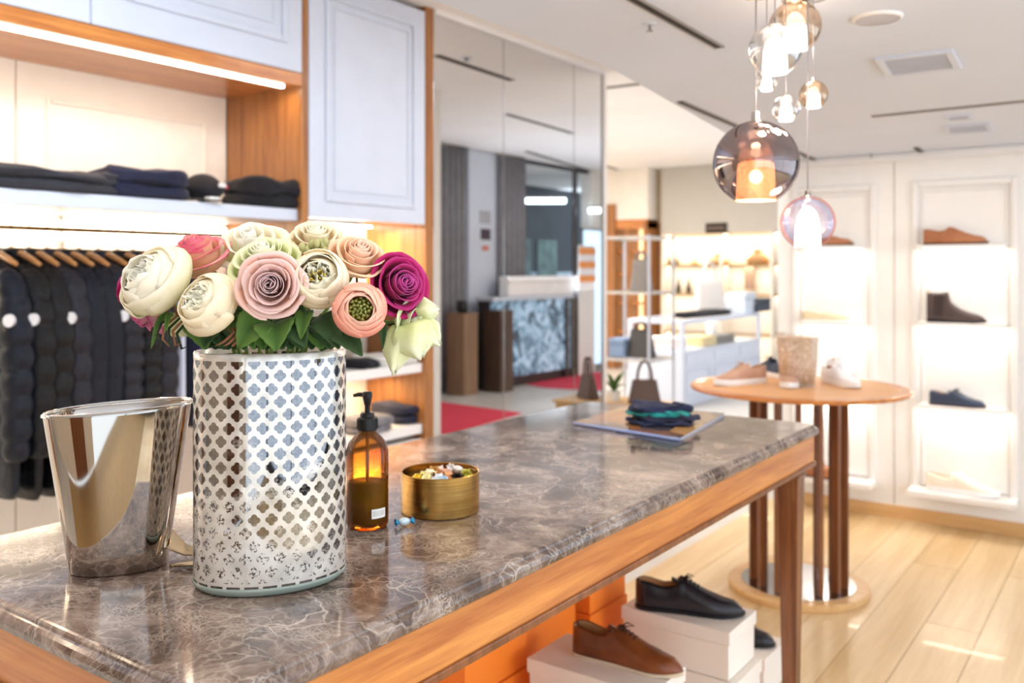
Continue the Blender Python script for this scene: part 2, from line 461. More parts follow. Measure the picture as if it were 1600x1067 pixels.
# ------------------------------------------------------------------ table (marble counter)
TZ = .92
TX0, TX1, TY0, TY1 = -1.54, -.765, .543, 2.56
tb = thing('marble_table', 'long walnut table with polished brown marble top holding the vase', 'table', ((TX0+TX1)/2, (TY0+TY1)/2, 0))
def rrect(x0, x1, y0, y1, r, z, n=6):
    pts = []
    for cx, cy, a0 in ((x1-r, y1-r, 0), (x0+r, y1-r, PI/2), (x0+r, y0+r, PI), (x1-r, y0+r, 3*PI/2)):
        for i in range(n+1):
            a = a0+PI/2*i/n; pts.append((cx+r*math.cos(a), cy+r*math.sin(a), z))
    return pts
prof = [(.004, -.031), (.0, -.027), (-.002, -.018), (.001, -.011), (.005, -.0075), (.0075, -.0065), (.0085, -.003), (.0105, -.0008), (.014, 0)]
MB().rings([rrect(TX0+i, TX1-i, TY0+i, TY1-i, .022, TZ+z) for i, z in prof]).build('marble_top', m_marble, tb, smooth=False, bevel=0)
az1, az0 = TZ-.031, TZ-.031-.082
i_ = .012
for nm, lo, hi, mm in (('apron', (TX0+i_, TY0+i_+.02, az0), (TX0+i_+.02, TY1-i_-.02, az1), m_walnut), ('apron', (TX1-i_-.02, TY0+i_+.02, az0), (TX1-i_, TY1-i_-.02, az1), m_walnut),
                       ('apron', (TX0+i_, TY0+i_, az0), (TX1-i_, TY0+i_+.02, az1), m_walnutx), ('apron', (TX0+i_, TY1-i_-.02, az0), (TX1-i_, TY1-i_, az1), m_walnutx)):
    box(nm, lo, hi, mm, tb, .003)
mb = MB()
for x in (TX1-i_, TX0+i_-.006): mb.box((x, TY0+.012, az0-.004), (x+.006, TY1-.012, az0+.008))
for y in (TY0+i_-.006, TY1-i_): mb.box((TX0+.012, y, az0-.004), (TX1-.012, y+.006, az0+.008))
mb.build('apron_bead', m_darkwood, tb, bevel=.002)
def leg(cx, cy):
    w0, w1 = .030, .017
    rings = [[(cx+sx*w, cy+sy*w, z) for sx, sy in ((-1, -1), (1, -1), (1, 1), (-1, 1))] for w, z in ((w1, 0), (w0, az0-.03), (w0, az1))]
    l = MB().rings(rings).build('leg', m_darkwood, tb, bevel=.003)
    mb = MB()
    for z, e in ((az0-.030, .004), (az0-.014, .006)):
        mb.box((cx-w0-e, cy-w0-e, z), (cx+w0+e, cy+w0+e, z+.007))
    mb.build('collar', m_darkwood, l, bevel=.002)
for x in (TX0+.062, TX1-.062):
    for y in (TY0+.062, TY1-.062): leg(x, y)

# ------------------------------------------------------------------ vase
def vec2(px, py, d): return D(px, py, d)
VC = G(424, 903, TZ); VD = F*(EYE-TZ)/(903-HY)
VH = .322
VROT = YAW+math.radians(22)
def vase():
    t = thing('flower_vase', 'oval silvered glass vase with quatrefoil lattice on the marble table', 'vase', (VC.x, VC.y, TZ))
    A, B = .104, .078
    seg = 96
    prof_ = [(.0, .0), (.90, .0), (.965, .003), (.992, .009), (1, .018), (1, .16), (1, .31), (1.0, VH-.002), (.985, VH), (.965, VH-.002), (.965, .02), (0, .018)]
    m, nt, b = newmat('mercury_lattice_glass')
    uv = nt.nodes.new('ShaderNodeUVMap'); sp = nt.nodes.new('ShaderNodeSeparateXYZ'); nt.links.new(uv.outputs[0], sp.inputs[0])
    X, Y = N(nt, sp.outputs[0]), N(nt, sp.outputs[1])
    a, bb = .0222, .0172
    def lat(dx, dy):
        x = ((X+dx).fl(a)-a/2).ab(); y = ((Y+dy).fl(2*bb)-bb).ab()
        r = .0041
        d1 = ((x-r)*(x-r)+y*y).sqrt(); d2 = (x*x+(y-r)*(y-r)).sqrt()
        return d1.mn(d2)
    dist = lat(0, 0).mn(lat(a/2, bb))
    clover = dist.lt(.0040)
    inr = Y.gt(.020)*Y.lt(VH-.010)
    clover = clover*inr
    # base dashes
    dash = ((X.fl(.024)-.012).ab().lt(.0092))*Y.gt(.0115)*Y.lt(.0155)
    # speckle : silvering worn away, stronger towards the foot
    v = texco(nt)
    sn = N(nt, noise(nt, v, 260, 3, .7)); big = N(nt, noise(nt, v, 16, 3, .6))
    wear = ((big-.5)*2.2+.62-(Y*4.2)).mx(0)
    spk = sn.gt(.47)
    mixw = (wear*3.0)._m('MINIMUM', 1.0)*spk
    pattern = (clover*(mixw*-1.0+1.0)).mx(dash)
    # frosted body
    setin(b, Roughness=.20, Metallic=.45, Specular_IOR_Level=.6, Coat_Weight=.7, Coat_Roughness=.02)
    body = ramp(nt, noise(nt, v, 30, 4), [(.3, srgb('CCC6BC')), (.7, srgb('F0ECE4'))])
    nt.links.new(body, b.inputs['Base Color'])
    met = nt.nodes.new('ShaderNodeBsdfGlossy'); met.inputs['Roughness'].default_value = .03
    nt.links.new(ramp(nt, sn.s, [(.40, srgb('8A8C94')), (.66, srgb('B4B4B6'))]), met.inputs['Color'])
    bright = ramp(nt, noise(nt, texco(nt, (1, 1, .35)), 17, 3), [(.46, (.55, .57, .62)), (.60, (.98, .92, .84))])  # bright upright bands painted into the clover tint as reflected light
    mc = nt.nodes.new('ShaderNodeMix'); mc.data_type = 'RGBA'; mc.inputs['Factor'].default_value = .32
    nt.links.new(met.inputs['Color'].links[0].from_socket, mc.inputs['A']); nt.links.new(bright, mc.inputs['B']); nt.links.new(mc.outputs['Result'], met.inputs['Color'])
    tr = nt.nodes.new('ShaderNodeBsdfTransparent'); tr.inputs[0].default_value = (.44, .47, .54, 1)
    m1 = nt.nodes.new('ShaderNodeMixShader'); m1.inputs[0].default_value = .62
    nt.links.new(tr.outputs[0], m1.inputs[1]); nt.links.new(met.outputs[0], m1.inputs[2])
    m2 = nt.nodes.new('ShaderNodeMixShader'); nt.links.new(pattern.s, m2.inputs[0])
    nt.links.new(b.outputs[0], m2.inputs[1]); nt.links.new(m1.outputs[0], m2.inputs[2])
    nt.links.new(m2.outputs[0], nt.nodes['Material Output'].inputs[0])
    bump(nt, b, noise(nt, texco(nt, (1, 1, .25)), 55, 2), .35, .004)
    mb = MB()
    uvs = []
    rr = []
    for r, z in prof_:
        ring = []
        arc = 0; pp = None
        for i in range(seg+1):
            an = 2*PI*i/seg; x, y = r*A*math.cos(an), r*B*math.sin(an)
            fx, fy = A*math.cos(an), B*math.sin(an)
            if pp: arc += math.hypot(fx-pp[0], fy-pp[1])
            pp = (fx, fy); uvs.append((arc, z))
            ring.append((VC.x+x*math.cos(VROT)-y*math.sin(VROT), VC.y+x*math.sin(VROT)+y*math.cos(VROT), TZ+z))
        rr.append(ring)
    # two skins: outer glass with lattice, plus green tinted foot
    mb.rings(rr[3:], False, False, closed=False); mb.uv = uvs[3*(seg+1):]
    mb.build('lattice_body', m, t, smooth=True)
    ft = MB().lathe([(.0, 0), (.088/.104, 0), (.96, .002), (1.0, .0075), (1.004, .012), (.995, .0125), (0, .012)], (VC.x, VC.y, TZ), 72, A, B, VROT)
    ft.build('glass_foot', plain('green_glass_edge', 'A9B8AE', .08, 0, .05, Transmission_Weight=.4, Coat_Weight=.5), t, smooth=True)
    # soft reflective liner so the lattice openings look silvered
    return t
vase()

# ------------------------------------------------------------------ bucket
def bucket():
    c = G(186, 885, TZ)
    t = thing('champagne_bucket', 'shiny oval metal bucket tapering downward left of the vase', 'bucket', (c.x, c.y, TZ))
    h = .232; seg = 96; rot = YAW+math.radians(18)
    def ring(s, z, e=0):
        A = .066+(.100-.066)*s; B = .046+(.056-.046)*s
        A -= e; B -= e
        pts = []
        for i in range(seg):
            a = 2*PI*i/seg
            x = A*math.copysign(abs(math.cos(a))**.9, math.cos(a)); y = B*math.copysign(abs(math.sin(a))**.9, math.sin(a))
            pts.append((c.x+x*math.cos(rot)-y*math.sin(rot)-.0*s, c.y+x*math.sin(rot)+y*math.cos(rot), TZ+z+.006*s*math.cos(a)))
        return pts
    zs = [0, .002, .03, .08, .14, .19, h-.004, h]
    rr = [ring(max(0, z/h), z, .003 if z == 0 else 0) for z in zs]
    rr += [ring(1, h+.0005, .0018), ring(1, h-.003, .0032)]+[ring(z/h, z, .004) for z in (.19, .12, .05, .012)]
    m = plain('mirror_polished_steel', 'C9C2BA', .035, 1, .02)
    MB().rings(rr, True, True).build('shell', m, t, smooth=True)
    MB().rings([ring(1, h-.002, -.0022), ring(1, h+.0015, -.0018), ring(1, h+.0030, .001), ring(1, h+.0015, .0038), ring(1, h-.002, .0038)], False, False).build('rolled_rim', m_chrome, t, smooth=True)
bucket()

# spoon between bucket and vase
def spoon():
    a = G(246, 880, TZ); b = G(318, 874, TZ)
    t = thing('spoon', 'curved champagne-coloured metal spoon between bucket and vase', 'spoon', (a.x, a.y, TZ))
    m = plain('champagne_metal', 'D2BE9C', .12, 1, .03)
    dx = (b-a); L = dx.length; dx.normalize(); n = Vector((-dx.y, dx.x, 0))
    def f(u, v):
        w = 1.25*lerp([(0, .004), (.08, .009), (.2, .0105), (.45, .005), (.6, .004), (.75, .012), (.9, .015), (1, .004)], v)
        z = .004+(2*u-1)*w*.9+lerp([(0, .036), (.15, .032), (.4, .012), (.6, .006), (.8, .001), (1, .004)], v)+.004*abs(2*u-1)**2*(1 if v > .6 else .3)
        return Vector((a.x, a.y, TZ))+dx*(v*L*1.5)+n*(2*u-1)*w+Vector((0, 0, z))
    MB().grid(f, 8, 30).build('handle', m, t, smooth=True, solid=.0016)
    def g(u, v):
        w = .012*math.sin(PI*min(1, max(.02, v)))
        return Vector((a.x, a.y, TZ))-n*.004+dx*(.02+v*.10)-n*(.03+(2*u-1)*w)+Vector((0, 0, .003+.004*(2*u-1)**2))
    MB().grid(g, 6, 16).build('bowl', m, t, smooth=True, solid=.0015)
spoon()

# ------------------------------------------------------------------ bottle
def bottle():
    c = G(574, 822, TZ)
    t = thing('pump_bottle', 'amber glass pump bottle with black dispenser right of the vase', 'bottle', (c.x, c.y, TZ))
    P = lambda pr, s=40: MB().lathe(pr, (c.x, c.y, TZ), s)
    m, nt, b = newmat('amber_glass'); nt.nodes.remove(b)
    tt = nt.nodes.new('ShaderNodeBsdfTransparent'); gg = nt.nodes.new('ShaderNodeBsdfGlossy'); gg.inputs['Roughness'].default_value = .03
    lw = nt.nodes.new('ShaderNodeLayerWeight'); lw.inputs[0].default_value = .35
    nt.links.new(ramp(nt, lw.outputs['Facing'], [(.0, (.86, .50, .16)), (.7, (.70, .32, .06)), (1, (.28, .10, .02))]), tt.inputs[0])
    fr = nt.nodes.new('ShaderNodeFresnel'); fr.inputs[0].default_value = 1.5
    fc = N(nt, fr.outputs[0])*(N(nt, noise(nt, texco(nt), 12))*.2+.8)
    mx = nt.nodes.new('ShaderNodeMixShader'); nt.links.new(fc.s, mx.inputs[0]); nt.links.new(tt.outputs[0], mx.inputs[1]); nt.links.new(gg.outputs[0], mx.inputs[2])
    nt.links.new(mx.outputs[0], nt.nodes['Material Output'].inputs[0])
    R = .0355
    outer = [(0, .003), (.028, 0), (.033, .002), (R, .008), (R, .122), (.0345, .132), (.031, .142), (.024, .151), (.0165, .158), (.0145, .163), (.0145, .170)]
    inner = [(r-.0022 if r > 0 else 0, z+(.004 if z < .01 else 0)) for r, z in reversed(outer)]
    P(outer).build('glass_body', m, t, smooth=True)
    ml, nt, b = newmat('dark_liquid')
    nt.links.new(ramp(nt, noise(nt, texco(nt), 12), [(.3, srgb('6C7A1A')), (.7, srgb('8E9228'))]), b.inputs['Base Color'])
    setin(b, Roughness=.2)
    P([(0, .009), (.030, .009), (.0325, .012), (.0325, .076), (.0, .0765)]).build('liquid', ml, t, smooth=True)
    P([(.003, .02), (.003, .165)], 10).build('dip_tube', plain('tube_plastic', '8A7A50', .4), t, smooth=True)
    cp = P([(0, .163), (.0165, .163), (.0172, .165), (.0172, .183), (.0155, .185), (.012, .186), (.012, .190), (.0105, .193), (0, .193)]).build('pump_collar', m_black, t, smooth=False)
    mb = MB()
    for i in range(30):
        a = 2*PI*i/30; mb.box((c.x+.0170, c.y-.0006, TZ+.166), (c.x+.0178, c.y+.0006, TZ+.182), a, (c.x, c.y, 0))
    mb.build('collar_ribs', m_black, cp)
    P([(.0045, .19), (.0045, .204), (.0055, .206), (.0085, .220), (.0085, .226), (.006, .228), (0, .228)], 20).build('pump_head', m_black, t, smooth=True)
    d = Vector((-.8, -.45, 0)).normalized()
    MB().tube([Vector((c.x, c.y, TZ+.2225))-d*.004, Vector((c.x, c.y, TZ+.2225))+d*.016, Vector((c.x, c.y, TZ+.2205))+d*.024], [.0042, .0038, .003], 10).build('pump_nozzle', m_black, t, smooth=True)
    # barcode sticker
    cam_dir = math.atan2(-c.y, -c.x)
    def st(u, v):
        a = cam_dir+.20+(u)*.75; return (c.x+(R+.0004)*math.cos(a), c.y+(R+.0004)*math.sin(a), TZ+.021+v*.0155)
    ms, nt, b = newmat('barcode_sticker')
    mb = MB().grid(st, 12, 1); mb.uv = [(i/12, j) for j in range(2) for i in range(13)]
    uv = nt.nodes.new('ShaderNodeUVMap'); sp = nt.nodes.new('ShaderNodeSeparateXYZ'); nt.links.new(uv.outputs[0], sp.inputs[0])
    wn = nt.nodes.new('ShaderNodeTexNoise'); wn.noise_dimensions = '1D'; wn.inputs['Scale'].default_value = 1
    wx = N(nt, sp.outputs[0])*46; nt.links.new(wx.s, wn.inputs['W'])
    bars = N(nt, wn.outputs[0]).gt(.52)*N(nt, sp.outputs[0]).gt(.08)*N(nt, sp.outputs[0]).lt(.92)*N(nt, sp.outputs[1]).gt(.22)*N(nt, sp.outputs[1]).lt(.85)
    nt.links.new(ramp(nt, bars.s, [(0, srgb('E8E6E0')), (1, srgb('8E8C88'))]), b.inputs['Base Color'])
    mb.build('barcode_label', ms, t, smooth=True)
bottle()

# ------------------------------------------------------------------ brass bowl with sweets
BC = G(688, 797, TZ)
def bowl():
    c = BC
    t = thing('brass_bowl', 'round brushed brass tin bowl holding wrapped sweets', 'bowl', (c.x, c.y, TZ))
    m, nt, b = newmat('brushed_brass')
    v = texco(nt, (1, 1, 60)); f = noise(nt, v, 8, 4)
    nt.links.new(ramp(nt, f, [(.3, srgb('B68A45')), (.7, srgb('D2AA66'))]), b.inputs['Base Color'])
    setin(b, Metallic=1, Roughness=.24, Anisotropic=.6)
    R = .0705; H = .072
    MB().lathe([(0, 0), (R-.002, 0), (R, .002), (R, H-.001), (R-.001, H), (R-.0025, H-.001), (R-.003, .004), (0, .004)], (c.x, c.y, TZ), 64).build('wall', m, t, smooth=True).modifiers.new('e', 'EDGE_SPLIT')
bowl()
def candy(c, col1, col2, r, yaw, tilt, label, foil=.6, grp='wrapped sweets in the brass bowl'):
    t = thing('wrapped_sweet', label, 'sweet', c, grp)
    R_ = Matrix.Rotation(yaw, 4, 'Z') @ Matrix.Rotation(tilt, 4, 'Y')
    T = Matrix.Translation(c) @ R_
    m1 = plain('foil_'+col1, col1, .15, foil, .12, 60, .3, 200)
    m2 = plain('twist_'+col2, col2, .25, foil*.6, .1, 60, .4, 200)
    MB().sphere((0, 0, 0), r, 12, 8, (1.35, 1, .9)).xf(T).build('sweet_body', m1, t, smooth=True)
    for sx in (-1, 1):
        def f(u, v):
            a = 2*PI*u; w = r*(.25+.9*v)*(1+.25*math.cos(6*a))
            return (sx*r*(1.2+.9*v), w*math.cos(a), w*math.sin(a)*.6)
        MB().grid(f, 18, 2).xf(T).build('twisted_end', m2, t, smooth=True, solid=.0003)
sw = [('D9B52A', 'E8D070', 'golden yellow foil sweet at the left of the bowl'), ('F2E3A0', 'F8F0C8', 'pale yellow foil sweet in the bowl'), ('E58A3C', 'F2B27A', 'orange foil sweet right of the bowl centre'),
      ('D8E8F0', 'FFFFFF', 'clear white foil sweet near the front rim'), ('B4703A', 'E2B078', 'bronze foil sweet in the bowl centre'), ('241E20', '4A3A34', 'black foil sweet at the right of the bowl'),
      ('C8C22E', 'E6E070', 'lime yellow foil sweet at the right rim'), ('4FA88A', 'A8DCC8', 'green foil sweet at the front rim'), ('E8B0A0', 'F6D8CC', 'pink foil sweet at the back of the bowl'),
      ('E09A30', 'F0C070', 'amber foil sweet at the back rim'), ('A8C8E0', 'E0F0FA', 'light blue foil sweet in the bowl'), ('F0EEE8', 'FFFFFF', 'plain white foil sweet in the bowl')]
pos = [(-.040, -.018), (-.022, -.030), (.018, -.022), (-.004, -.040), (.0, -.008), (.036, -.012), (.046, .012), (-.028, .006), (.012, .018), (-.012, .030), (.010, -.045), (.030, .032)]
rnd = random.Random(3)
for k, ((c1, c2, lab), (px_, py_)) in enumerate(zip(sw, pos)):
    rx = px_*CA-py_*SA; ry = px_*SA+py_*CA
    candy(Vector((BC.x+rx, BC.y+ry, TZ+.063+rnd.uniform(-.003, .004))), c1, c2, .0092, rnd.uniform(0, 3), rnd.uniform(-.5, .5), lab)
bed = [('C9A24A', 'E0C080'), ('D0D8D8', 'F0F0F0'), ('B0603A', 'D09070')]
for k in range(9):
    a = 2*PI*k/9; c1, c2 = bed[k % 3]
    candy(Vector((BC.x+.042*math.cos(a), BC.y+.042*math.sin(a), TZ+.042)), c1, c2, .0105, a+1, .2, 'foil wrapped sweet buried under the others in the brass bowl')
tc_ = G(632, 822, TZ); 
candy(Vector((tc_.x, tc_.y, TZ+.008)), 'C9DCE4', '2F8FBE', .0075, YAW+.35, .0, 'blue and white wrapped sweet lying on the marble beside bottle', .1, 'wrapped sweet on the table')

# ------------------------------------------------------------------ magazines and folded cloth on the table
def mag():
    a = G(897, 664, TZ); b = G(1062, 690, TZ); c_ = G(1133, 650, TZ); d_ = G(985, 637, TZ)
    t = thing('magazine', 'large glossy open magazine with blue spine under the folded navy cloth', 'magazine', (a.x, a.y, TZ))
    m, nt, bb = newmat('magazine_print')
    v = texco(nt)
    q = nt.nodes.new('ShaderNodeTexVoronoi'); q.inputs['Scale'].default_value = 9; nt.links.new(v, q.inputs['Vector'])
    sp = nt.nodes.new('ShaderNodeSeparateColor'); nt.links.new(q.outputs['Color'], sp.inputs[0])
    nt.links.new(ramp(nt, sp.outputs[0], [(.2, srgb('4A4650')), (.4, srgb('A9703E')), (.6, srgb('8E7660')), (.8, srgb('C49A5E'))]), bb.inputs['Base Color'])
    setin(bb, Roughness=.2, Coat_Weight=.5)
    pages = [a, b, c_, d_]
    def slab(z0, z1, e=0):
        cen = sum(pages, Vector())/4
        P = [p+(cen-p)*e for p in pages]
        return MB().rings([[(p.x, p.y, z0) for p in P], [(p.x, p.y, z1) for p in P]])
    slab(TZ, TZ+.008, .02).build('pages', plain('page_edges', 'C9CCD8', .5), t)
    slab(TZ+.0082, TZ+.0092).build('cover', m, t, bevel=.0004)
    e = (b-a).normalized(); n = Vector((e.y, -e.x, 0))
    MB().tube([Vector((p.x, p.y, TZ+.0048))+n*.001 for p in (a, b)], .0047, 10).build('spine', plain('blue_spine', '7E8CB4', .3), t, smooth=True)
    a2 = G(985, 690, TZ); b2 = G(1010, 702, TZ)
    t2 = thing('leaflet', 'thin dark printed leaflet lying beside the magazine on marble', 'leaflet', (a2.x, a2.y, TZ))
    P = [G(990, 683, TZ), G(1045, 703, TZ), G(1075, 693, TZ), G(1040, 672, TZ)]
    MB().rings([[(p.x, p.y, TZ) for p in P], [(p.x, p.y, TZ+.0009) for p in P]]).build('sheet', plain('dark_print', '3A3438', .2), t2)
mag()

def fabric(name, c, rough=.85, var=.15):
    return plain(name, c, rough, 0, var, 25, .35, 220, Sheen_Weight=.06)
def folded(name, label, cat, loc, size, rz, m, layers=2, seed=0, group=None, mats=None, crumple=.35):
    t = thing(name, label, cat, loc, group)
    rn = random.Random(seed); w, d, h = size; hl = h/layers
    for k in range(layers):
        ph = [rn.uniform(0, 6) for _ in range(4)]
        def fn(dv):
            e = 5.0
            k_ = (abs(dv.x)**e+abs(dv.y)**e+abs(dv.z*.9)**e)**(-1/e)
            return k_
        mb = MB()
        mb.sphere((0, 0, 0), 1, 30, 14, (1, 1, 1), fn)
        for i, p in enumerate(mb.v):
            wob = 1+.03*math.sin(p.x*3+ph[0])+.03*math.cos(p.y*4+ph[1])
            z = p.z*hl/2*(1+.18*math.sin(p.x*2.5+ph[2])+.14*math.sin(p.y*3.5+ph[3]))
            nn = mnoise.noise_vector(Vector((p.x*1.8+seed, p.y*1.8, p.z+k*3)))*crumple
            mb.v[i] = Vector((p.x*w/2*(wob+nn.x*.3)+.01*math.sin(k*2), p.y*d/2*(wob+nn.y*.3), max(.0008 if k == 0 else 0, z+hl*(k+.5)+nn.z*h*.35)))
        M = Matrix.Translation(loc) @ Matrix.Rotation(rz, 4, 'Z')
        mb.xf(M).build('folded_layer', (mats or [m])[k % len(mats or [m])], t, smooth=True)
    return t
m_navy = fabric('navy_knit', '1B2342'); m_char = fabric('charcoal_knit', '34343A'); m_blk = fabric('black_knit', '18181E')
m_dnavy = fabric('dark_navy_knit', '20243A'); m_grey = fabric('grey_knit', '77757A'); m_teal = fabric('teal_cloth', '1F8A86')
c = G(1034, 662, TZ+.009)
folded('folded_scarf', 'folded navy scarf with teal layer on top of the magazine', 'scarf', Vector((c.x, c.y, TZ+.0095)), (.165, .10, .052), YAW-.1, m_navy, 4, 5, mats=[m_navy, m_dnavy, m_teal, m_navy], crumple=1.0)

# ------------------------------------------------------------------ flowers
def petal_mat(name, c0, c1, c2, tr=.35, st=(.05, .5, .92)):
    if name in _mats: return _mats[name]
    m, nt, b = newmat(name)
    a = nt.nodes.new('ShaderNodeAttribute'); a.attribute_name = 'grad'
    v = texco(nt)
    f = N(nt, a.outputs['Fac'])+(N(nt, noise(nt, v, 55, 4))-.5)*.35
    colr = ramp(nt, f.s, [(st[0], srgb(c0)), (st[1], srgb(c1)), (st[2], srgb(c2))])
    nt.links.new(colr, b.inputs['Base Color'])
    setin(b, Roughness=.55, Specular_IOR_Level=.25, Sheen_Weight=.1)
    bump(nt, b, noise(nt, v, 140, 3), .15, .002)
    t = nt.nodes.new('ShaderNodeBsdfTranslucent'); nt.links.new(colr, t.inputs[0])
    mx = nt.nodes.new('ShaderNodeMixShader'); mx.inputs[0].default_value = tr
    nt.links.new(b.outputs[0], mx.inputs[1]); nt.links.new(t.outputs[0], mx.inputs[2])
    nt.links.new(mx.outputs[0], nt.nodes['Material Output'].inputs[0])
    _mats[name] = m; return m
m_leaf = petal_mat('leaf_green', '2E4818', '3E6024', '5C7C36', .15)
m_leaf2 = petal_mat('leaf_dark', '1E3016', '2A4220', '38542C', .1)
m_stem = plain('stem_green', '6E8A38', .5)
m_sepal = plain('dry_sepal', '7A4E34', .7, var=.2)
RIGHT = Vector((CA, SA, 0)); FWD = Vector((-SA, CA, 0)); UP = Vector((0, 0, 1))
VTOP = Vector((VC.x, VC.y, TZ+VH))
def frame_of(axis):
    z = axis.normalized(); x = z.cross(Vector((0.13, .21, .97))).normalized()
    if x.length < .1: x = Vector((1, 0, 0))
    y = z.cross(x)
    return Matrix((x, y, z)).transposed().to_4x4()
def flower(name, label, px, py, d, rpx, axis, mat_, style='rose', seed=0, cat='flower', core=None, gmode=1):
    """axis = (right, up, toward camera)"""
    c = D(px, py, d); R = rpx/F*d
    t = thing(name, label, cat, c, 'artificial flowers in the lattice vase')
    ax = RIGHT*axis[0]+UP*axis[1]-FWD*axis[2]
    M = Matrix.Translation(c) @ frame_of(ax)
    rn = random.Random(seed)
    if style == 'rose':
        rings = [(.09, 2, .60, 1.9, .0, .5), (.17, 3, .58, 1.5, .03, .42), (.26, 3, .55, 1.3, .06, .36), (.36, 3, .52, 1.25, .10, .32), (.50, 4, .46, 1.1, .20, .3), (.70, 4, .34, 1.15, .32, .3), (.92, 5, .10, 1.05, .36, .3)]
    elif style == 'peony':
        rings = [(.14, 3, .50, 1.0, .05, .2), (.26, 4, .52, .9, .08, .2), (.38, 5, .50, .85, .05, .2), (.62, 4, .60, 1.15, -.30, .2), (.78, 4, .56, 1.25, -.34, .25), (.91, 4, .44, 1.3, -.30, .3), (1.0, 4, .22, 1.25, -.16, .3)]
    elif style == 'ranunculus':
        rings = [(.60, 4, .50, 1.1, -.14, .3), (.70, 4, .50, 1.1, -.18, .3), (.80, 5, .46, 1.05, -.20, .3), (.90, 5, .36, 1.1, -.20, .3), (.99, 5, .22, 1.1, -.14, .3)]
    elif style == 'open':
        rings = [(.22, 3, .50, 1.2, .0, .3), (.40, 3, .45, 1.1, .10, .3), (.65, 4, .30, 1.0, .25, .3), (.90, 4, .0, .95, .45, .3)]
    inner = {'rose': 3, 'peony': 3, 'ranunculus': 0, 'open': 0}[style]
    off_x, off_y = (rn.uniform(-.12, .12)*R, rn.uniform(-.12, .12)*R) if style == 'peony' else (0, 0)
    k0 = 0
    for ri, (rr, n, zt, wd_, curl, _) in enumerate(rings):
        for j in range(n):
            phi = k0*2.4+2*PI*j/n+rn.uniform(-.15, .15)
            ww = min(PI*.9, wd_*2*PI/n*.62+(.25 if style == 'rose' else .1))
            if ri == 0 and style == 'rose': ww = 1.7
            zz = zt*R*(1+rn.uniform(-.08, .08)); q = R*rr*(1+rn.uniform(-.05, .05)*(1.7 if style == 'peony' else 1)); curl_ = curl*(rn.uniform(.3, 1.2) if style == 'peony' else 1)
            p1, p2, p3 = rn.uniform(0, 6), rn.uniform(0, 6), rn.uniform(.6, 1.3)
            fr = {'rose': .03, 'peony': .10 if ri < inner else .025, 'ranunculus': .02, 'open': .05}[style]
            ruff = (.16 if ri < inner else .035) if style == 'peony' else .02
            spiral = rn.uniform(.03, .08)*R
            hz = rn.uniform(-.10, .10) if (style == 'peony' and ri >= inner) else 0
            def fn(u, v):
                uu = 2*u-1
                tip = 1-.15*abs(uu)**2.5-ruff*(.6*math.sin(uu*6+p1)+.4*math.sin(uu*11+p2))
                ve = v*max(.2, tip)
                wq = ww*(.55+.45*math.sin(min(1, ve*1.4)*PI/2))
                ang = phi+uu*wq
                g = lerp([(0, .12), (.12, .48), (.28, .78), (.45, .95), (.62, 1.0), (.8, .97), (1, .90)], ve)
                t_ = max(0, (ve-.6)/.4)
                cu = curl_*t_**1.7
                rad = q*g+R*cu*.8+spiral*uu*.6+R*fr*math.sin(uu*4*p3+p2)*ve*ve
                z = -.78*R+(zz+hz*R+.78*R)*(ve**.9)
                if curl > 0: z -= R*curl*.55*t_*t_
                return (rad*math.cos(ang)+off_x*ve*(1 if ri < inner else .5), rad*math.sin(ang)+off_y*ve, z)
            rf = ri/(len(rings)-1)
            gf = (lambda u, v: .15+.45*(1-rf)+.4*v*v) if gmode else (lambda u, v: v)
            mb = MB().grid(fn, 12, 10, gf)
            mb.xf(M).build('petal', mat_, t, smooth=True, solid=.0007*R/.045)
        k0 += 1
    # green core
    if core == 'green':
        mg = petal_mat('bud_green', '6E6A1C', '8E8C34', 'B8BC6C', .2)
        MB().sphere((0, 0, -R*.08), R*.44, 14, 8, (1, 1, .6)).xf(M).build('green_heart', plain('heart_green', '6C7026', .6), t, smooth=True)
        for i in range(30):
            a = i*2.4; r_ = R*.44*math.sqrt((i+.5)/30); le = R*.30
            p = Vector((r_*math.cos(a), r_*math.sin(a), R*.12)); q = p+Vector((-math.cos(a)*.25, -math.sin(a)*.25, 1)).normalized()*le*rn.uniform(.7, 1.2)
            side = Vector((-math.sin(a), math.cos(a), 0))*R*.10
            def fl_(u, v):
                b_ = p.lerp(q, v)+side*(2*u-1)*math.sin(PI*min(.95, v*.85+.15)); return b_+Vector((math.cos(a), math.sin(a), 0))*(R*.06*math.sin(PI*v))
            MB().grid(fl_, 4, 5, lambda u, v: v).xf(M).build('green_petal', mg, t, smooth=True)
    elif core == 'yellow':
        mb = MB()
        for i in range(26):
            a = rn.uniform(0, 6.3); r_ = R*.17*math.sqrt(rn.random())
            p = Vector((r_*math.cos(a), r_*math.sin(a), 0)); mb.tube([p, p+Vector((p.x*.6, p.y*.6, R*.42))], [R*.014, R*.03], 5)
        mb.xf(M).build('stamens', plain('stamen_yellow', 'B8A040', .6), t, kind='stuff')
    # calyx and stem
    base = M @ Vector((0, 0, -R*.80))
    MB().sphere(base, R*.2, 10, 6).build('calyx', m_stem, t, smooth=True)
    dv = Vector((c.x-VC.x, c.y-VC.y, 0)); dv = dv.normalized() if dv.length > .001 else Vector((1, 0, 0))
    off = min(.052, .6*math.hypot(c.x-VC.x, c.y-VC.y))
    p1 = Vector((VC.x+dv.x*off, VC.y+dv.y*off, VTOP.z+.004)); tgt = Vector((VC.x-dv.x*.02, VC.y-dv.y*.02, TZ+.06))
    m0 = base+(M.to_3x3() @ Vector((0, 0, -1)))*.02
    pts = []
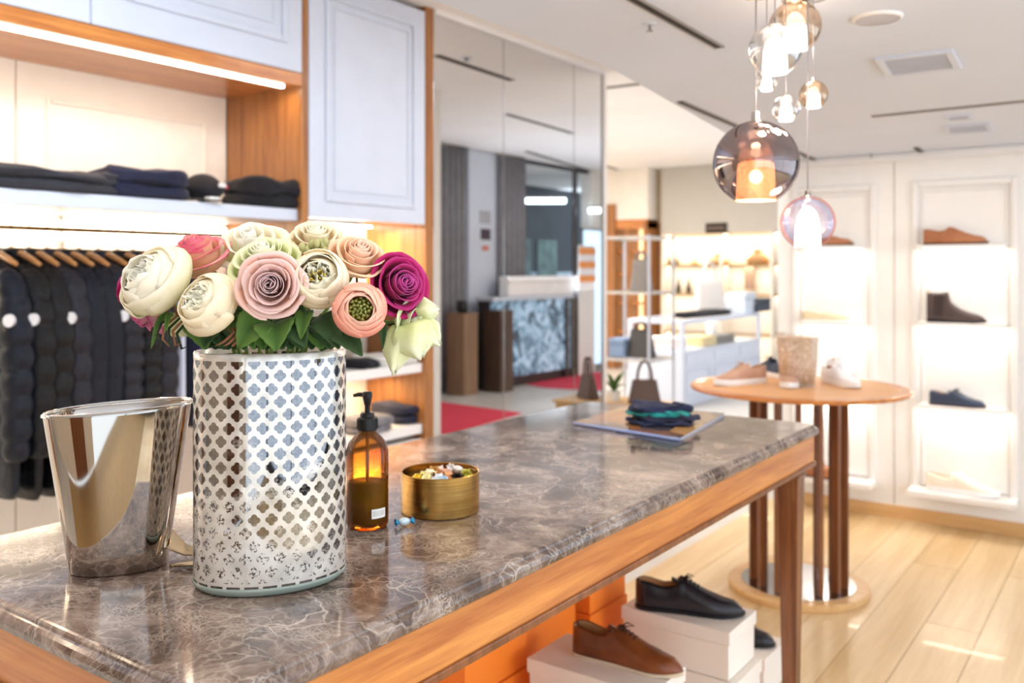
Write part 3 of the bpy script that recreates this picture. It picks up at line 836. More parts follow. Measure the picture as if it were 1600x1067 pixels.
    for i in range(7):
        s_ = i/6; pts.append(base*(1-s_)**3+m0*3*s_*(1-s_)**2+(p1+Vector((0, 0, .02)))*3*s_*s_*(1-s_)+p1*s_**3)
    pts += [p1.lerp(tgt, q/4) for q in (1, 2, 3, 4)]
    MB().tube(pts, .0024, 7).build('stem', m_stem, t, smooth=True)
    for i in range(4):
        a = i*PI/2+.4
        e1 = M @ Vector((R*.25*math.cos(a), R*.25*math.sin(a), -R*.75)); e2 = M @ Vector((R*.55*math.cos(a), R*.55*math.sin(a), -R*1.0)); e3 = M @ Vector((R*.6*math.cos(a+.3), R*.6*math.sin(a+.3), -R*1.25))
        MB().tube([e1, e2, e3], [.0016, .0020, .0004], 5).build('sepal', m_sepal if i % 2 else m_leaf, t, smooth=True)
    return t
PM_white = petal_mat('petal_white', 'F0EEC0', 'FFFAEA', 'FFFFFA', .45)
PM_cream = petal_mat('petal_cream', 'F8E6B8', 'FFF6E0', 'FFFFF4', .45)
PM_mauve = petal_mat('petal_mauve', 'FFC4A0', 'F6D6CC', 'E8CACC', .25)
PM_peach = petal_mat('petal_peach', 'F8DCA0', 'FFDCBC', 'FFE4D0', .35)
PM_pink = petal_mat('petal_peach_pink', 'FFCCA0', 'FFD8C0', 'F07898', .35, (.3, .82, 1.0))
PM_pinkr = petal_mat('petal_ranunculus', 'F08878', 'FAB49C', 'FCD4BC', .3)
PM_mag = petal_mat('petal_magenta', 'A01456', 'BE2068', 'D45CAC', .3)
PM_green = petal_mat('petal_lime_white', 'D6E088', 'F0F4CC', 'FEFEF0', .4)
PM_blush = petal_mat('petal_blush', 'FCDCD4', 'FAE0DC', 'D870A0', .35)
r_white = flower('peony', 'big creamy white peony at the far left of the bouquet', 240, 436, 1.19, 60, (-.55, .55, .75), PM_white, 'peony', 1)
f_cr = flower('peony', 'cream white peony with greenish centre lower left', 327, 470, 1.14, 51, (-.42, .45, .8), PM_cream, 'peony', 2)
flower('rose', 'peach rose with pink petal edges at the back left', 306, 396, 1.28, 50, (-.2, .85, .45), PM_pink, 'rose', 3, gmode=0)
flower('rose', 'large white rose at the top of the bouquet', 392, 376, 1.30, 50, (.0, .7, .6), PM_white, 'open', 4)
flower('rose', 'greenish white rose just behind the mauve rose', 412, 404, 1.20, 52, (-.1, .8, .55), PM_green, 'rose', 5)
f_mv = flower('rose', 'dusty mauve rose facing forward in the middle', 424, 446, 1.12, 50, (.12, .10, 1), PM_mauve, 'rose', 6)
f_wh = flower('peony', 'white peony with yellow centre right of mauve rose', 497, 438, 1.15, 49, (.12, .35, .95), PM_cream, 'peony', 7, core='yellow')
flower('rose', 'peach cream rose above the green-centred ranunculus', 561, 398, 1.20, 44, (.3, .75, .55), PM_peach, 'rose', 8)
flower('rose', 'cream rose at the top right behind the others', 494, 368, 1.29, 38, (.1, .7, .5), PM_cream, 'rose', 9)
f_mg = flower('rose', 'magenta rose at the right of the bouquet', 626, 444, 1.20, 48, (.55, .15, .75), PM_mag, 'rose', 10)
f_rn = flower('ranunculus', 'peach ranunculus with green centre at lower right', 563, 483, 1.12, 44, (.22, .12, 1), PM_pinkr, 'ranunculus', 11, core='green')
f_lg = flower('rose', 'drooping lime white rose at the lower right edge', 648, 508, 1.22, 38, (.7, -.1, .3), PM_green, 'open', 12)
flower('rose', 'blush pink rose tucked under the left white peony', 226, 490, 1.24, 36, (-.6, -.35, .4), PM_blush, 'open', 13, gmode=0)
flower('rose', 'magenta rose peeking out behind the left white peony', 200, 446, 1.30, 27, (-.7, .3, .0), PM_mag, 'rose', 14)
# hanging outer petals of the drooping rose, and one pale petal below the white peony
def loose(parent, a, b, d, w, m, name='outer_petal', bend=.01):
    p, q = D(a[0], a[1], d), D(b[0], b[1], d-.01)
    ax = (q-p); s = ax.normalized().cross(FWD).normalized()
    def f(u, v):
        uu = 2*u-1
        return p.lerp(q, v*(1-.10*abs(uu)-.05*math.sin(uu*9)))+s*(uu*w*math.sin(PI*min(.98, v*.82+.15))**.55*(1+.08*math.sin(v*13)))-FWD*(bend*math.sin(PI*v)-.010*uu*uu+.004*math.sin(uu*5+v*4))
    return MB().grid(f, 8, 10, lambda u, v: .25+.5*v).build(name, m, parent, smooth=True, solid=.0006)
loose(f_lg, (628, 510), (614, 586), 1.20, .020, PM_green)
loose(f_lg, (640, 505), (658, 562), 1.19, .030, PM_green)
loose(f_lg, (650, 500), (688, 540), 1.21, .020, PM_green)
loose(f_lg, (645, 490), (686, 482), 1.22, .020, PM_green)
loose(f_cr, (270, 492), (296, 524), 1.22, .020, PM_green)
# green bud cluster
t = thing('bud_cluster', 'small cluster of green buds above the yellow-centred peony', 'flower', D(492, 388, 1.2), 'artificial flowers in the lattice vase')
for i in range(16):
    p = D(470+rnd.uniform(0, 44), 376+rnd.uniform(0, 16), 1.20+rnd.uniform(-.01, .02))
    MB().sphere(p, .0045, 8, 6, (1, 1, 1.4)).build('bud', plain('bud_green_solid', '98A058' if i % 2 else 'A8A870', .6), t, smooth=True)
MB().tube([D(492, 388, 1.21), D(480, 470, 1.24), Vector((VC.x, VC.y, TZ+.15))], .002, 6).build('stem', m_stem, t, smooth=True)
# leaves
def leaf(parent, a, b, d0, d1, w, m=m_leaf, fold=.35, name='leaf'):
    p, q = D(a[0], a[1], d0), D(b[0], b[1], d1)
    ax = (q-p); s = ax.normalized().cross(FWD-UP*.5).normalized(); nrm = ax.normalized().cross(s)
    def f(u, v):
        uu = 2*u-1
        ww = w*(math.sin(PI*min(.985, v**.8*.97+.02))**.8)*(1+.05*math.sin(v*38))
        return p.lerp(q, v)+s*uu*ww+nrm*(abs(uu)*ww*fold)+UP*(.010*math.sin(PI*v))
    MB().grid(f, 8, 14, lambda u, v: .5+.4*abs(2*u-1)).build(name, m, parent, smooth=True, solid=.0006)
for par, a, b, d0, d1, w, mm in (
    (f_mv, (420, 500), (372, 545), 1.15, 1.13, .024, m_leaf), (f_mv, (430, 505), (432, 548), 1.15, 1.12, .026, m_leaf), (f_mv, (440, 490), (478, 542), 1.17, 1.13, .022, m_leaf2),
    (f_mv, (405, 485), (385, 535), 1.20, 1.18, .030, m_leaf2), (f_wh, (480, 485), (470, 530), 1.16, 1.13, .012, m_leaf), (f_wh, (500, 495), (530, 545), 1.17, 1.13, .020, m_leaf2),
    (f_rn, (520, 520), (566, 556), 1.15, 1.12, .017, m_leaf2), (f_rn, (500, 505), (515, 545), 1.2, 1.16, .022, m_leaf2), (f_cr, (345, 505), (318, 543), 1.18, 1.15, .018, m_leaf2),
    (f_cr, (360, 500), (398, 545), 1.17, 1.14, .016, m_leaf), (f_cr, (300, 505), (345, 540), 1.2, 1.17, .012, m_leaf2), (r_white, (262, 488), (236, 545), 1.19, 1.18, .005, m_leaf),
    (r_white, (270, 490), (258, 520), 1.19, 1.17, .005, m_leaf), (f_mg, (600, 505), (598, 545), 1.2, 1.18, .006, m_leaf2), (f_mg, (590, 490), (630, 470), 1.22, 1.25, .010, m_leaf2),
    (f_wh, (452, 495), (455, 545), 1.22, 1.2, .03, m_leaf2), (f_cr, (330, 520), (360, 545), 1.24, 1.2, .03, m_leaf2), (f_rn, (540, 515), (500, 548), 1.24, 1.2, .03, m_leaf2),
    (f_mv, (400, 520), (420, 545), 1.26, 1.2, .035, m_leaf2)):
    leaf(par, a, b, d0, d1, w, mm)
for k in range(14):
    xx = 322+k*15; leaf([f_cr, f_mv, f_wh, f_rn][k*4//14], (xx+(7 if k % 2 else -7), 500+6*(k % 3)), (xx, 546), 1.22+.03*(k % 2), 1.19+.03*(k % 2), .026, m_leaf2 if k % 3 else m_leaf)
# curling dry sepals at the left
for k in range(5):
    x0 = 250+6*k; MB().tube([D(x0+20, 492+2*k, 1.19), D(x0+2, 505+4*k, 1.18), D(x0-6+4*k, 525+5*k, 1.17), D(x0+6+3*k, 536+6*(k % 3), 1.165)], [.0016, .002, .0016, .0004], 6).build('sepal', m_sepal if k % 2 else m_leaf2, r_white, smooth=True)
for k in range(4):
    x0 = 352+7*k; MB().tube([D(x0+8, 512, 1.15), D(x0+14, 520+3*k, 1.14), D(x0-2, 534+3*k, 1.135), D(x0-16+6*k, 541, 1.13)], [.0016, .0024, .0018, .0004], 6).build('sepal', m_sepal, f_cr, smooth=True)

# ------------------------------------------------------------------ shoes
WT = [(0, .0), (.015, .055), (.05, .085), (.12, .103), (.3, .105), (.45, .108), (.6, .125), (.72, .137), (.82, .128), (.9, .102), (.96, .065), (.99, .03), (1, .0)]
def shoe(name, label, loc, rz, L, style, m_up, m_sole, m_lin, m_lace=None, cat='shoe', group=None, toe=1.0):
    t = thing(name, label, cat, loc, group)
    M = Matrix.Translation(loc) @ Matrix.Rotation(rz, 4, 'Z')
    sole = {'derby': .030, 'sneaker': .085, 'boot': .035, 'loafer': .035}[style]
    boot = style == 'boot'
    if boot:
        HT = [(0, .52), (.05, .54), (.2, .54), (.36, .56), (.40, .40), (.46, .33), (.55, .265), (.7, .195), (.85, .155), (.95, .11), (1, .05)]
        OP = [(0, 1), (.36, 1), (.40, .2), (.44, 0), (1, 0)]
    elif style == 'loafer':
        HT = [(0, .20), (.06, .215), (.2, .19), (.35, .165), (.48, .175), (.56, .20), (.66, .175), (.78, .16), (.9, .135), (.96, .10), (1, .04)]
        OP = [(0, 1), (.48, 1), (.54, .2), (.58, 0), (1, 0)]
    else:
        HT = [(0, .255), (.05, .275), (.12, .27), (.25, .235), (.35, .245), (.42, .315), (.47, .30), (.56, .255), (.68, .20), (.8, .158), (.9, .138), (.96, .105), (1, .04)]
        OP = [(0, 1), (.36, 1), (.43, .5), (.48, 0), (1, 0)]
    ss = [.0, .012, .03, .06, .1, .15, .2, .26, .32, .36, .39, .42, .45, .48, .52, .57, .62, .68, .74, .8, .85, .9, .94, .97, .99, 1.0]
    rr = []
    for s in ss:
        w = max(.003, lerp(WT, s))*L*.98; h = lerp(HT, s)*L; op = lerp(OP, s); x = (s-.5)*L
        if boot and s < .42: w = min(w, lerp([(0, .02), (.02, .06), (.1, .095), (.42, .1)], s)*L)
        h = max(h, sole*L+.004)
        z0 = sole*L*.75
        lean = 0
        side = [(w, z0), (w*1.03, z0+(h-z0)*.2), (w*1.0, z0+(h-z0)*.42), (w*(.93 if not op else .90), z0+(h-z0)*.66), (w*(.72 if op < .5 else .80), z0+(h-z0)*.86), (w*(.42+.30*op), z0+(h-z0)*(.965+.035*op))]
        dip = op*min(h-z0, .6*h+.0)*.75
        side += [(w*(.22+.40*op), h-dip*.15), (w*(.10+.46*op), h-dip*.8)]
        ring = [(x, y, z) for y, z in side]+[(x, 0, h*1.005-dip)]+[(x, -y, z) for y, z in reversed(side)]
        rr.append(ring)
    up = MB().rings(rr, False, False, closed=True).xf(M).build('upper', m_up, t, smooth=True)
    # sole
    rs = []
    hs = sole*L
    prof_ = [(-.0, .96), (.15, 1.0), (.85, 1.0), (1.0, .96)]
    out = [(s, lerp(WT, s)) for s in ss]
    def contour(k, z):
        grow = 1.06 if style != 'sneaker' else 1.10
        pts = []
        for s, w in out: pts.append(((s-.5)*L*(1.015), w*L*grow*k, z))
        for s, w in reversed(out[1:-1]): pts.append(((s-.5)*L*1.015, -w*L*grow*k, z))
        return pts
    def lift(pts, zz):     # toe spring
        return [(x, y, z+max(0, (x/L-.30))*.10*L) for x, y, z in pts]
    mb = MB().rings([lift(contour(k, hs*z), z) for z, k in prof_])
    mb.xf(M).build('sole', m_sole, t, smooth=False, bevel=0)
    if style in ('derby', 'boot', 'loafer'):
        hp = [(-.5*L*1.01+i, y) for i, y in ()]
        ring = []
        for s, w in [(s, lerp(WT, s)) for s in (0, .012, .03, .06, .1, .15, .22)]: ring.append(((s-.5)*L*1.012, w*L*1.05))
        full = ring+[(x, -y) for x, y in reversed(ring[1:])]
        # heel block sits under the back of the sole by raising the rest
        MB().rings([[(x, y, 0) for x, y in full], [(x, y, hs*1.02) for x, y in full]]).xf(M).build('heel', m_sole, t)
    # lining in the opening
    lin = MB(); rl = []
    for s in ss:
        if .03 <= s <= (.36 if style != 'loafer' else .48):
            w = lerp(WT, s)*L*.98*(.60 if not boot else .62); h = lerp(HT, s)*L; x = (s-.5)*L
            rl.append([(x, w*1.04, h*.975), (x, w*.95, h*.8), (x, w*.7, h*.62), (x, -w*.7, h*.62), (x, -w*.95, h*.8), (x, -w*1.04, h*.975)])
    lin.rings(rl, False, False, closed=False).xf(M).build('lining', m_lin, t, smooth=True)
    if m_lace and not boot and style != 'loafer':
        for i, s in enumerate((.44, .475, .51, .545, .58)):
            w = lerp(WT, s)*L*.42; h = lerp(HT, s)*L; x = (s-.5)*L
            MB().tube([(x, -w, h*.90), (x+.002, -w*.5, h*.985+.0015), (x, 0, h*1.01+.002), (x+.002, w*.5, h*.985+.0015), (x, w, h*.90)], .0022, 6).xf(M).build('lace', m_lace, t, smooth=True)
        s = .455; h = lerp(HT, s)*L; x = (s-.5)*L
        for sy in (-1, 1):
            MB().tube([(x, 0, h+.003), (x+.010, sy*.010, h+.010), (x+.024, sy*.020, h+.001), (x+.010, sy*.012, h-.0), (x, 0, h+.003)], .0018, 6).xf(M).build('lace_bow', m_lace, t, smooth=True)
        # tongue
        def tg(u, v):
            uu = 2*u-1; s = .50-.16*v; return ((s-.5)*L, uu*.055*L*(1-.2*v*v), (.235+.07*v)*L-abs(uu)**2*.02*L)
        MB().grid(tg, 6, 6).xf(M).build('tongue', m_up, t, smooth=True, solid=.003)
    if style == 'loafer':
        s = .60; w = lerp(WT, s)*L*1.03; h = lerp(HT, s)*L
        pts = [(.10*L, sy*w*q, .02*L+h*z) for sy, q, z in ((-1, 1, .35), (-1, .92, .65), (-1, .6, .92), (0, 0, 1.02), (1, .6, .92), (1, .92, .65), (1, 1, .35))]
        MB().rings([[(x-.018, y, z-.0) for x, y, z in pts], [(x+.018, y, z-.006) for x, y, z in pts]], False, False, closed=False).xf(M).build('strap', m_up, t, solid=.003)
    if boot:
        for sx, s in ((1, .22),):
            w = lerp(WT, s)*L; 
            for sy in (-1, 1):
                MB().rings([[((q-.5)*L, sy*w*k, z*L) for q, k, z in ((.15, 1.0, .12), (.29, 1.0, .12))], [((q-.5)*L, sy*w*k, z*L) for q, k, z in ((.14, .86, .50), (.30, .86, .50))]], False, False, closed=False).xf(M).build('elastic_gore', plain('gore_elastic', '433633', .9), t, solid=.003)
        MB().tube([((.02-.5)*L, 0, .50*L), ((-.02-.5)*L, 0, .58*L), ((.04-.5)*L, 0, .58*L), ((.05-.5)*L, 0, .52*L)], .003, 6).xf(M).build('pull_tab', m_lin, t, smooth=True)
    return t
def leather(name, c, c2=None, rough=.28):
    if name in _mats: return _mats[name]
    m, nt, b = newmat(name); v = texco(nt)
    nt.links.new(ramp(nt, noise(nt, v, 9, 3), [(.3, srgb(c)), (.7, srgb(c2 or c))]), b.inputs['Base Color'])
    setin(b, Roughness=rough, Coat_Weight=.15); bump(nt, b, noise(nt, v, 120), .08, .002)
    _mats[name] = m; return m
l_black = leather('black_leather', '17151A', '232026', .25); l_tan = leather('tan_leather', '56260E', '8A4820', .28)
l_cog = leather('cognac_leather', '9A5A34', 'B87A50', .35); l_dk = leather('dark_suede', '4A3C3A', '5A4A46', .8)
l_navy = leather('navy_leather', '2A3448', '3A465E', .5); l_whi = leather('white_leather', 'E9E7EA', 'F4F2F2', .45)
l_beige = leather('beige_suede', 'D8C09A', 'E4D0AE', .85); l_pink = leather('blush_suede', 'B98C72', 'C9A088', .8); l_crm = leather('cream_knit_shoe', 'F0E2CC', 'F8EEDC', .8)
s_white = plain('white_rubber', 'EFEDEA', .5); s_black = plain('black_rubber', '18161A', .5); s_lin = plain('tan_lining', 'B98858', .7); s_brn = plain('brown_sole', '4A2E20', .5)
m_lb = plain('black_lace', '121214', .8); m_lbr = plain('brown_lace', '4A2A1C', .8); m_lw = plain('white_lace', 'EAEAEA', .8)

# shoeboxes under the table
m_box = plain('cream_card', 'F0E4D6', .7, var=.03); m_org = plain('orange_card', 'FF8428', .55, var=.05)
def shoebox(label, x0, x1, y0, y1, z0, z1, m, name='shoe_box', lid=.035):
    t = thing(name, label, 'box', ((x0+x1)/2, (y0+y1)/2, z0), 'shoe boxes stacked under the marble table')
    box('body', (x0+.005, y0+.005, z0), (x1-.005, y1-.005, z1-.004), m, t, .001)
    box('lid', (x0, y0, z1-lid), (x1, y1, z1), m, t, .0015)
H_ = .40
TOE = D(1209, 1008, F*(EYE-.13)/(1012-HY))
shoebox('cream shoe box carrying the black shoe, topmost of its stack', -1.225, -.902, 2.235, 2.43, .27, H_, m_box)
shoebox('cream shoe box second from top under the black shoe', -1.20, -.885, 2.235, 2.43, .135, .268, m_box)
shoebox('cream shoe box on the floor under the black shoe', -1.225, -.90, 2.235, 2.43, .0, .133, m_box)
shoebox('cream shoe box carrying the brown shoe, topmost of its stack', -1.25, -.912, 1.80, 1.985, .27, H_, m_box)
shoebox('cream shoe box second from top under the brown shoe', -1.24, -.905, 1.80, 1.985, .135, .268, m_box)
shoebox('cream shoe box on the floor under the brown shoe', -1.25, -.912, 1.80, 1.985, .0, .133, m_box)
shoebox('low cream shoe box behind the others near the table leg', TOE.x-.33, TOE.x+.01, TOE.y-.11, TOE.y+.09, .001, .13, m_box)
shoebox('tall orange box behind the black shoe stack, upper one', -1.50, -1.30, 2.19, 2.41, .37, .70, m_org, 'orange_box', .06)
shoebox('orange box on the floor behind the black shoe stack', -1.50, -1.30, 2.19, 2.41, .0, .368, m_org, 'orange_box', .06)
shoebox('tall orange box behind the brown shoe stack, upper one', -1.50, -1.30, 1.62, 1.885, .34, .66, m_org, 'orange_box', .06)
shoebox('orange box on the floor behind the brown shoe stack', -1.50, -1.30, 1.62, 1.885, .0, .338, m_org, 'orange_box', .06)
shoebox('orange box wedged between the two orange stacks', -1.50, -1.33, 1.90, 2.17, .30, .52, m_org, 'orange_box', .05)
shoebox('lower orange box between the two orange stacks', -1.50, -1.33, 1.90, 2.17, .0, .298, m_org, 'orange_box', .05)
shoebox('nearest orange box under the table', -1.48, -1.26, 1.28, 1.56, .0, .30, m_org, 'orange_box', .05)
shoebox('nearest cream shoe box under the table', -1.22, -.92, 1.28, 1.47, .0, .30, m_box)
def on(px, py, z): g = G(px, py, z); return Vector((g.x, g.y, z))
def yaw_between(a, b): return math.atan2(b.y-a.y, b.x-a.x)
def shoe2(px0, py0, px1, py1, z, **k):       # heel and toe pixels of the sole
    a, b = on(px0, py0, z), on(px1, py1, z); c = (a+b)/2
    return dict(loc=c, rz=yaw_between(a, b), L=(b-a).length)
q = shoe2(1006, 948, 1150, 962, H_); q['L'] = .30
shoe('derby_shoe', 'black leather lace-up shoe on a cream box under the table', style='derby', m_up=l_black, m_sole=s_black, m_lin=s_lin, m_lace=m_lb, **q)
q = shoe2(906, 1020, 1056, 1056, H_); q['L'] = .285
shoe('leather_sneaker', 'tan brown leather shoe with pale sole under the table', style='derby', m_up=l_tan, m_sole=plain('pale_sole', 'CDB89E', .6), m_lin=s_lin, m_lace=m_lbr, **q)
shoe('derby_shoe', 'black shoe toe showing beyond the table leg', loc=Vector((TOE.x-.14, TOE.y-.01, .131)), rz=.08, L=.29, style='derby', m_up=l_black, m_sole=s_black, m_lin=s_lin, m_lace=m_lb)
shoe('derby_shoe', 'dark shoe toe at the bottom edge of the picture', loc=Vector((-1.07, 1.37, .301)), rz=.15, L=.28, style='derby', m_up=l_black, m_sole=s_black, m_lin=s_lin, m_lace=m_lb)

# ------------------------------------------------------------------ shoe wall shelves and shoes
YW = 5.2
def wshelf(x0, x1, z, lab):
    t = thing('shoe_shelf', lab, 'shelf', ((x0+x1)/2, YW, z-.02), 'lit shelves on the shoe wall')
    box('board', (x0, YW-.15, z-.018), (x1, YW, z), m_white, t, .003)
    box('led_strip', (x0+.02, YW-.06, z-.023), (x1-.02, YW-.035, z-.0182), m_led, t, 0)
    area('shelf_led', ((x0+x1)/2, YW-.06, z-.03), x1-x0-.04, .04, .6, (1, .92, .84), (.25, 0, 0))
LS, RS = (-1.62, -1.30), (-1.01, -.60)
names = ['top', 'second', 'third']
for (x0, x1), col, zz in ((LS, 'left', (1.497, 1.070, .65)), (RS, 'right', (1.492, 1.086, .65))):
    for z, n in zip(zz, names): wshelf(x0, x1, z, f'{n} lit white shelf in the {col} column of the shoe wall')
YS_ = YW-.075
shoe('monk_shoe', 'cognac brown monk strap shoe on the top right shelf', loc=Vector((-.835, YS_, 1.492)), rz=0, L=.31, style='derby', m_up=l_cog, m_sole=s_brn, m_lin=s_lin)
shoe('chelsea_boot', 'dark brown ankle boot on the second right shelf', loc=Vector((-.83, YS_, 1.086)), rz=0, L=.285, style='boot', m_up=l_dk, m_sole=s_black, m_lin=s_lin)
shoe('derby_shoe', 'navy lace-up shoe on the third right shelf', loc=Vector((-.825, YS_, .65)), rz=0, L=.27, style='derby', m_up=l_navy, m_sole=s_brn, m_lin=s_lin, m_lace=m_lb)
shoe('running_shoe', 'cream knit shoe standing at the bottom of right column', loc=Vector((-.80, YS_-.0, .196)), rz=0, L=.34, style='sneaker', m_up=l_crm, m_sole=s_white, m_lin=s_lin, m_lace=m_lw)
box('bottom_ledge', (-1.06, YW-.15, .165), (-.55, YW, .195), m_white, shoe_wall, .004)
box('bottom_ledge', (-1.71, YW-.15, .165), (-1.24, YW, .195), m_white, shoe_wall, .004)
shoe('loafer', 'brown loafer on the top left shelf behind the pendant', loc=Vector((-1.48, YS_, 1.497)), rz=0, L=.27, style='loafer', m_up=l_cog, m_sole=s_brn, m_lin=s_lin)
shoe('loafer', 'beige suede loafer on the second left shelf', loc=Vector((-1.50, YS_, 1.070)), rz=0, L=.27, style='loafer', m_up=l_beige, m_sole=s_white, m_lin=s_lin)
shoe('derby_shoe', 'dark brown lace-up shoe at the bottom of left column', loc=Vector((-1.50, YS_-.05, .196)), rz=0, L=.27, style='derby', m_up=l_cog, m_sole=s_brn, m_lin=s_lin, m_lace=m_lbr)

# ------------------------------------------------------------------ round table
RC = D(1247, 603, 3.80); RCx, RCy = G(1245, 922, 0).x, G(1245, 922, 0).y; RZ = .865
RCx, RCy = RC.x, RC.y
rt = thing('round_table', 'round walnut display table on a drum of upright slats', 'table', (RCx, RCy, 0))
mt = wood('round_top_wood', 'B97A48', 'D29A66', .35, 'X', .3, .5)
MB().lathe([(0, RZ-.022), (.42, RZ-.022), (.447, RZ-.017), (.452, RZ-.009), (.447, RZ-.002), (.44, RZ), (0, RZ)], (RCx, RCy, 0), 72).build('tabletop', m_walnutx, rt, smooth=False)
MB().lathe([(0, RZ+.0008), (.40, RZ+.0008), (.402, RZ), (0, RZ)], (RCx, RCy, 0), 72).build('leather_inlay', plain('tan_leather_inlay', 'D8A06C', .5, var=.04), rt)
MB().lathe([(.17, 0), (.285, 0), (.289, .006), (.289, .026), (.283, .032), (.17, .032), (.17, 0)], (RCx, RCy, 0), 72).build('base_ring', m_oakz, rt)
MB().lathe([(0, .001), (.235, .001), (.235, .034), (0, .034)], (RCx, RCy, 0), 60).build('chrome_disc', plain('base_chrome', 'B8BAC0', .1, 1), rt)
for k in range(14):
    a = 2*PI*k/14+.1
    MB().box((RCx+.168, RCy-.010, .034), (RCx+.205, RCy+.010, RZ-.022), a, (RCx, RCy, 0)).build('slat', m_darkwood, rt, bevel=.003)
def ont(px, py): g = G(px, py, RZ+.001); return Vector((g.x, g.y, RZ+.001))
def rshoe(px0, py0, px1, py1, **k):
    a, b = ont(px0, py0), ont(px1, py1); return shoe(loc=(a+b)/2, rz=yaw_between(a, b), **k)
rshoe(1208, 596, 1103, 604, name='low_sneaker', label='blush suede sneaker with white sole on the round table', L=.285, style='sneaker', m_up=l_pink, m_sole=s_white, m_lin=s_lin, m_lace=plain('blush_lace', 'C9A088', .8))
rshoe(1236, 590, 1231, 616, name='low_sneaker', label='white-toed sneaker pointing at the viewer on the round table', L=.26, style='sneaker', m_up=l_pink, m_sole=s_white, m_lin=s_lin, m_lace=m_lw)
rshoe(1272, 592, 1358, 612, name='low_sneaker', label='white sneaker nearest on the right of the round table', L=.27, style='sneaker', m_up=l_whi, m_sole=s_white, m_lin=s_lin, m_lace=m_lw)
rshoe(1290, 580, 1340, 594, name='low_sneaker', label='white sneaker behind its pair on the round table', L=.27, style='sneaker', m_up=l_whi, m_sole=s_white, m_lin=s_lin, m_lace=m_lw)
rshoe(1226, 592, 1180, 582, name='low_sneaker', label='dark navy sneaker behind the blush one on the round table', L=.27, style='sneaker', m_up=l_navy, m_sole=s_white, m_lin=s_lin, m_lace=m_lb)
# glass vase with pattern
def tumbler():
    c = ont(1246, 602)
    t = thing('glass_vase', 'clear tapered glass vase with woven bronze filling on the round table', 'vase', c)
    P = lambda pr: MB().lathe(pr, c, 40)
    P([(0, .0), (.070, .0), (.072, .004), (.096, .225), (.094, .226), (.0705, .008), (0, .008)]).build('glass_wall', m_glass, t, smooth=True)
    m, nt, b = newmat('woven_bronze')
    q = nt.nodes.new('ShaderNodeTexVoronoi'); q.inputs['Scale'].default_value = 120; nt.links.new(texco(nt), q.inputs['Vector'])
    nt.links.new(ramp(nt, q.outputs['Distance'], [(.1, srgb('B08A60')), (.45, srgb('E0BE98')), (.7, srgb('F8E8D8'))]), b.inputs['Base Color'])
    setin(b, Roughness=.5); bump(nt, b, q.outputs['Distance'], .5, .004)
    P([(0, .010), (.066, .010), (.088, .205), (0, .21)]).build('woven_filling', m, t, smooth=True)
tumbler()

# ------------------------------------------------------------------ jackets on hangers
m_hang = wood('hanger_wood', '8E5C32', 'B98048', .4, 'X', .2)
def puffy(name, c, rough=.33):
    if name in _mats: return _mats[name]
    m, nt, b = newmat(name); v = texco(nt)
    nt.links.new(ramp(nt, noise(nt, v, 6, 3), [(.3, tuple(x*.7 for x in srgb(c)[:3])), (.7, srgb(c))]), b.inputs['Base Color'])
    setin(b, Roughness=rough+.08, Specular_IOR_Level=.4)
    bump(nt, b, noise(nt, texco(nt, (1, 1, 1.4)), 20, 3, .5), .6, .012)
    _mats[name] = m; return m
def hanger(y, lab, grp='wooden hangers on the wardrobe rail'):
    t = thing('clothes_hanger', lab, 'hanger', (XR, y, ZR), grp)
    MB().tube([(XR, y, ZR-.075), (XR, y, ZR-.02), (XR+.013, y, ZR-.004), (XR+.010, y, ZR+.012), (XR, y, ZR+.0155), (XR-.012, y, ZR+.008), (XR-.015, y, ZR-.004)], .0018, 6).build('hook', m_gold, t, smooth=True)
    pts = [(XR+.21*s, y, ZR-.085-.055*abs(s)**1.3) for s in (-1, -.75, -.5, -.25, 0, .25, .5, .75, 1)]
    MB().tube(pts, [.008, .012, .013, .014, .017, .014, .013, .012, .008], 10).build('shoulder_bar', m_hang, t, smooth=True)
